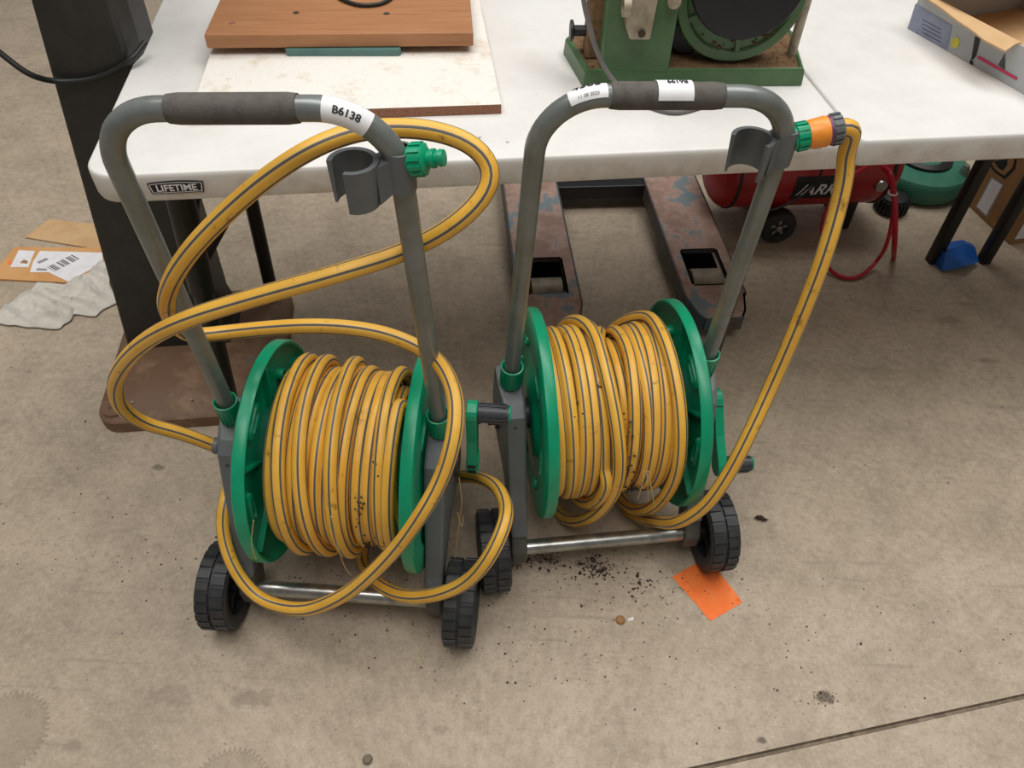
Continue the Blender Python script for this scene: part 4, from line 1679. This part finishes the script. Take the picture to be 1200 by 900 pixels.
m.lathe([(0.0, -0.10), (0.05, -0.10), (0.06, -0.08), (0.06, 0.08), (0.05, 0.10), (0.0, 0.10)], 'X', (lx + 0.34, tcy, tcz + tr + 0.055), 28)
m.build('motor', 'black', cm, smooth=True)
# dark label with white lettering on the front of the tank
ld = CL(960, 206, tcy - tr)
ang = 0.12
lm = MB()
rows = []
for k in range(7):
    a = -0.42 + 0.62 * k / 6
    rows.append([Vector((x, tcy - (tr + 0.001) * math.cos(a), tcz + (tr + 0.001) * math.sin(a))) for x in (ld.x - 0.06, ld.x + 0.085)])
lm.loft(rows, cap0=False, cap1=False, closed=False)
lo = lm.build('tank_label', 'black', tk)
vs, fs = text_geo('/ARK', 0.05, 0.3)
tm_ = MB()
tm_.add([Vector((ld.x + 0.008 + v.x, tcy - (tr + 0.002) * math.cos(v.y / tr - 0.15), tcz + (tr + 0.002) * math.sin(v.y / tr - 0.15))) for v in vs], fs)
tm_.build('lettering', 'paper', lo, recalc=False)
pts = [CL(x, y, -0.045) for x, y in ((905, 246), (925, 238), (945, 226), (958, 212), (963, 200), (964, 186))]
MB().tube(spline([CL(880, 247, -0.02)] + pts), 0.0032, 8).build('cord', 'cable', cm, smooth=True)
# pressure regulator and gauge at the right end
rg = CL(1018, 222, 0.0)
m = MB()
m.cyl((rg.x, rg.y + 0.02, rg.z), (rg.x, rg.y - 0.012, rg.z), 0.020, n=20)
gpz = m.build('regulator', 'red', cm, smooth=True)
gg = CL(1031, 216, -0.02)
m = MB()
m.lathe([(0.0, -0.014), (0.016, -0.014), (0.018, -0.010), (0.018, 0.010), (0.0, 0.010)], 'Y', gg, 22)
m.build('gauge', 'steel', cm, smooth=True)
MB().cyl(rg, (rx - 0.02, tcy, tcz), 0.011, n=12).build('outlet_pipe', 'black', cm, smooth=True)
MB().cyl(rg, gg, 0.006, n=10).build('gauge_stem', 'steel', cm, smooth=True)

# red air hose hanging in a loop to the floor
def Cw(px, py, Y):
    return aty(px, py, Y)


hy0 = cw.y - 0.10
rp = [Cw(1036, 196, hy0 + 0.06), Cw(1044, 206, hy0), Cw(1048, 230, hy0 - 0.03), Cw(1049, 262, hy0 - 0.04), Cw(1048, 288, hy0 - 0.03)]
fl_pts = [at(1047, 303, 0.007)]
rp = rp + fl_pts
m = MB().tube(spline(rp), 0.0075, 12)
rp2 = [Cw(1042, 200, hy0 + 0.05), Cw(1047, 225, hy0 - 0.012), Cw(1046, 255, hy0 - 0.03), Cw(1040, 283, hy0 - 0.05), at(1028, 305, 0.03), at(1010, 322, 0.009), at(993, 326, 0.008), at(975, 318, 0.012),
       Cw(966, 300, hy0 - 0.02), Cw(963, 272, hy0 - 0.01), Cw(968, 248, hy0), Cw(982, 226, hy0 + 0.02), Cw(1000, 205, hy0 + 0.04), Cw(1015, 196, hy0 + 0.06)]
m.tube(spline(rp2), 0.0055, 12)
ho = m.build('air_hose', 'redhose', smooth=True)
tag(ho, 'red rubber air hose dangling in a loop to the floor', 'air hose')
tp = Cw(1046, 226, hy0 - 0.03)
MB().lathe([(0.0105, -0.002), (0.0125, -0.002), (0.0125, 0.002), (0.0105, 0.002), (0.0105, -0.002)], 'Z', tp, 16).build('tie', 'paper', ho, smooth=True)

# ribbed black caster-like wheel
rw = at(1047, 256)
m = MB()
m.lathe([(0.0, 0.002), (0.040, 0.002), (0.047, 0.010), (0.047, 0.040), (0.040, 0.052), (0.020, 0.058), (0.0, 0.058)], 'Z', n=30)
for k in range(22):
    m.box((0.043, -0.0028, 0.006), (0.051, 0.0028, 0.046), tf=Matrix.Rotation(2 * PI * k / 22, 4, 'Z'))
o = m.build('ribbed_knob', 'black', smooth=True)
o.location = (rw.x, rw.y + 0.045, 0)
tag(o, 'black ribbed round knob on the floor beside the green appliance', 'knob')

# green round appliance
ga = at(1092, 246)
ap = thing('round_appliance', 'sea green round appliance housing on the floor beside the compressor', 'appliance', (ga.x - 0.01, ga.y + 0.150, 0), 0)
m = MB()
R_ = 0.150
m.lathe([(0.0, 0.004), (R_ * 0.88, 0.004), (R_ * 0.93, 0.010), (R_ * 0.95, 0.030), (R_, 0.034), (R_, 0.066), (R_ * 0.95, 0.078), (R_ * 0.62, 0.092), (R_ * 0.55, 0.090), (0, 0.090)], 'Z', n=56)
m.build('housing', 'fangreen', ap, smooth=True)
m = MB()
m.lathe([(R_ * 0.56, 0.089), (R_ * 0.56, 0.100), (R_ * 0.46, 0.108), (R_ * 0.36, 0.100), (R_ * 0.34, 0.089)], 'Z', n=48)
m.build('rim_ring', 'black', ap, smooth=True)
m = MB()
m.cyl((0.10, -0.07, 0.07), (0.10, -0.07, 0.105), 0.013, n=18)
m.cyl((0.10, -0.07, 0.105), (0.10, -0.07, 0.113), 0.010, n=18)
m.build('metal_fitting', 'steel', ap, smooth=True)

# cardboard carton at the right
c0, c1 = at(1131, 238), at(1183, 287)
dv = (c1 - c0)
cyaw2 = math.atan2(dv.y, dv.x)
cb = thing('cardboard_carton', 'brown cardboard carton with white paper labels on the floor', 'box', (c1.x, c1.y, 0), cyaw2 + PI / 2)
CBI = (Matrix.Translation((c1.x, c1.y, 0)) @ Matrix.Rotation(cyaw2 + PI / 2, 4, 'Z')).inverted()
LD = (CBI @ c0).y + 0.04
m = MB()
m.box((0, 0, 0.001), (0.40, LD, 0.26))
m.build('carton_body', 'cardbrown', cb, bevel=0.003)


def CF(px, py):            # on the left face x = 0
    o = CBI @ Vector((0, 0, CAM_H))
    d = CBI.to_3x3() @ ray(px, py)
    return o + d * (-o.x / d.x)


def cdecal(pxs, name, m, off=0.0008):
    mm = MB()
    mm.add([Vector((-off, CF(*p).y, CF(*p).z)) for p in pxs], [tuple(range(len(pxs)))])
    return mm.build(name, m, cb)


cdecal([(1143, 243), (1157, 255), (1177, 216), (1162, 207)], 'paper_label', 'greyink')
cdecal([(1145, 242), (1156, 252), (1175, 217), (1163, 209)], 'paper_label', 'paper', 0.0012)
cdecal([(1156, 188), (1166, 202), (1178, 210), (1190, 198), (1192, 186)], 'printed_symbol', 'ink')
cdecal([(1159, 188), (1167, 199), (1177, 206), (1187, 196), (1189, 186)], 'printed_symbol', 'cardbrown', 0.0012)
cdecal([(1165, 189), (1171, 197), (1176, 200), (1181, 193), (1181, 186)], 'printed_symbol', 'ink', 0.0016)
mm = MB()
mm.add([Vector((0.005, -0.0008, 0.02)), Vector((0.10, -0.0008, 0.02)), Vector((0.10, -0.0008, 0.13)), Vector((0.005, -0.0008, 0.13))], [(0, 1, 2, 3)])
mm.build('paper_label', 'paper', cb)

# blue folded sheet
ps = [at(1094, 308), at(1104, 318, 0.004), at(1132, 312, 0.03), at(1147, 307, 0.012)]
tops = [at(1103, 294, 0.045), at(1108, 296, 0.055), at(1130, 285, 0.06), at(1143, 290, 0.04)]
bp = [at(1103, 286, 0.02), at(1110, 284, 0.03), at(1128, 281, 0.05), at(1140, 286, 0.03)]
m = MB()
vs = bp + tops + ps
fs = [(r * 4 + k, r * 4 + k + 1, (r + 1) * 4 + k + 1, (r + 1) * 4 + k) for r in range(2) for k in range(3)]
m.add(vs, fs)
bo = m.build('folded_sheet', 'bluefilm')
s = bo.modifiers.new('thick', 'SOLIDIFY')
s.thickness = 0.0015
tag(bo, 'bright blue folded plastic sheet between black table legs', 'sheet')

# ------------------------------------------------------------------ litter on the floor
op = [at(788, 676, 0.0006), at(833, 728, 0.0006), at(870, 706, 0.0006), at(829, 652, 0.0006)]
c = sum(op, Vector()) / 4
c.z = 0
m = MB()
N = 8
vs = []
for i in range(N + 1):
    for j in range(N + 1):
        a = op[0].lerp(op[1], i / N)
        b = op[3].lerp(op[2], i / N)
        p = a.lerp(b, j / N)
        vs.append(Vector((p.x - c.x + (random.uniform(-.0012, .0012) if i in (0, N) or j in (0, N) else 0), p.y - c.y, 0.0006 + 0.0006 * abs(math.sin(i * 0.9) * math.cos(j * 1.3)))))
m.add(vs, [(i * (N + 1) + j, (i + 1) * (N + 1) + j, (i + 1) * (N + 1) + j + 1, i * (N + 1) + j + 1) for i in range(N) for j in range(N)])
o = m.build('paper_tag', 'orangepaper', smooth=True)
for p in o.data.polygons:
    if p.normal.z < 0:
        p.flip()
o.location = c
tag(o, 'bright orange paper tag on the floor under a cart wheel', 'paper')

m = MB()
rnd = random.Random(11)


def scatter(cx, cy, sx, sy, n, r0, r1):
    for _ in range(n):
        px, py = rnd.gauss(cx, sx), rnd.gauss(cy, sy)
        p = at(px, py)
        r = rnd.uniform(r0, r1) * (1 if rnd.random() < 0.85 else 1.6)
        m.blob((p.x, p.y, r * 0.4), r, 0, 0.6, rnd.randrange(10 ** 6))


scatter(635, 655, 16, 7, 120, 0.0008, 0.0030)
scatter(697, 665, 12, 8, 150, 0.0008, 0.0032)
scatter(690, 655, 45, 16, 110, 0.0006, 0.0022)
scatter(755, 685, 12, 8, 40, 0.0008, 0.0034)
scatter(720, 690, 60, 30, 130, 0.0005, 0.0020)
scatter(400, 690, 90, 40, 150, 0.0006, 0.0024)
scatter(560, 740, 60, 40, 60, 0.0006, 0.0022)
scatter(820, 690, 30, 22, 60, 0.0005, 0.0018)
scatter(680, 790, 60, 20, 40, 0.0006, 0.0022)
scatter(1000, 760, 130, 60, 60, 0.0005, 0.0022)
scatter(965, 820, 14, 8, 40, 0.0006, 0.0020)
scatter(150, 640, 80, 60, 50, 0.0006, 0.0024)
scatter(700, 700, 320, 120, 160, 0.0004, 0.0014)
o = m.build('soil_crumbs', 'dirt')
o['kind'] = 'stuff'
tag(o, 'dark soil crumbs scattered over the concrete around the carts', 'dirt')

m = MB()
for (dx, r, z) in ((0, 0.008, 0.005), (0.009, 0.008, 0.0055), (0.004, 0.007, 0.010), (0.015, 0.005, 0.005)):
    m.blob((dx, dx * -0.3, z), r, 0, 0.6, int(dx * 1e4))
o = m.build('dirt_clod', 'dirt')
o.location = at(888, 608)
tag(o, 'lump of dark earth lying alone on the concrete floor', 'dirt')
m = MB()
m.lathe([(0.0, 0.0), (0.006, 0.0008), (0.0085, 0.004), (0.006, 0.008), (0.0, 0.009)], 'Z', n=12)
o = m.build('pebble', 'pebble', smooth=True)
o.location = at(431, 891)
tag(o, 'small round grey pebble alone on the concrete floor', 'stone')
m = MB()
m.lathe([(0.0, 0.0015), (0.006, 0.0015), (0.0085, 0.004), (0.0095, 0.001), (0.0085, 0.0)], 'Z', n=16)
o = m.build('round_disc', 'cardbrown', smooth=True)
o.location = at(727, 727)
tag(o, 'small round brown disc beside a white flake on concrete', 'litter')
m = MB()
m.prism([(0, 0), (0.012, 0.002), (0.013, 0.009), (0.004, 0.006)], 0.0003, 0.0012, 'XY')
o = m.build('paper_flake', 'paper')
o.location = at(735, 728)
tag(o, 'tiny white paper flake beside a small brown disc', 'litter')

# dry grass stalks caught on the carts
def stalk(pts, label, r=0.0009):
    return tag(MB().tube(spline(pts), r, 6).build('grass_stalk', 'straw', smooth=True), label, 'straw')


stalk([A(388, 605, -0.02), A(396, 640, -0.03), A(404, 664, -0.03), A(411, 674, -0.03)], 'dry grass stalk hanging from the coil of the cart with sticker B6138')
stalk([A(538, 560, 0.10), A(541, 590, 0.09), A(538, 612, 0.08), A(533, 655, 0.05)], 'dry grass stalk hanging beside the grey side panel under the crank')
stalk([A(536, 600, 0.08), A(541, 617, 0.075), A(543, 605, 0.08)], 'short bent grass stalk hooked beside the grey side panel')
stalk([A(297, 610, -0.045), A(295, 640, -0.05), A(300, 655, -0.05)], 'dry grass stalk caught on the green reel disc')
stalk([at(497, 778, 0.001), at(494, 772, 0.002), at(491, 766, 0.001)], 'short pale grass stalk lying alone on the floor')
for k in (0, 3, 5):
    x = 752 + k * 2.4
    stalk([B(755 + k, 552, -0.02), B(x, 570 + k % 3 * 3, -0.03), B(x + (k - 3) * 1.5, 585 + (k * 7) % 9, -0.03)],
          'thin dry grass strand under the coil of the cart with the orange connector')
for k, o in enumerate([o for o in bpy.data.objects if o.get('label', '').startswith('thin dry grass strand')]):
    o['group'] = 'grass tuft strands under the coil'
# soil and grass caught between the turns of the wound hoses
def caught(par, Mx, spots, seed):
    g = MB()
    rn = random.Random(seed)
    for (x, th, n) in spots:
        for _ in range(n):
            p = coil_point(Mx, x + rn.gauss(0, 0.006), 0.157 + rn.uniform(-0.004, 0.004), th + rn.gauss(0, 0.10))
            g.blob(p, rn.uniform(0.001, 0.0034), 0, 0.9, rn.randrange(10 ** 6))
    o = g.build('caught_soil', 'dirt', par)
    o['kind'] = 'stuff'


caught(hoseB, MBm, [(0.012, 1.0, 26), (0.014, 1.5, 26), (0.02, 1.9, 16), (0.045, 2.1, 40), (0.07, 2.2, 40), (-0.02, 0.4, 16), (-0.07, 0.7, 8)], 3)
caught(hoseA, MA, [(0.055, 1.2, 20), (0.085, 0.8, 20), (0.06, 1.9, 24), (0.015, 2.2, 14), (0.09, 1.7, 14)], 4)
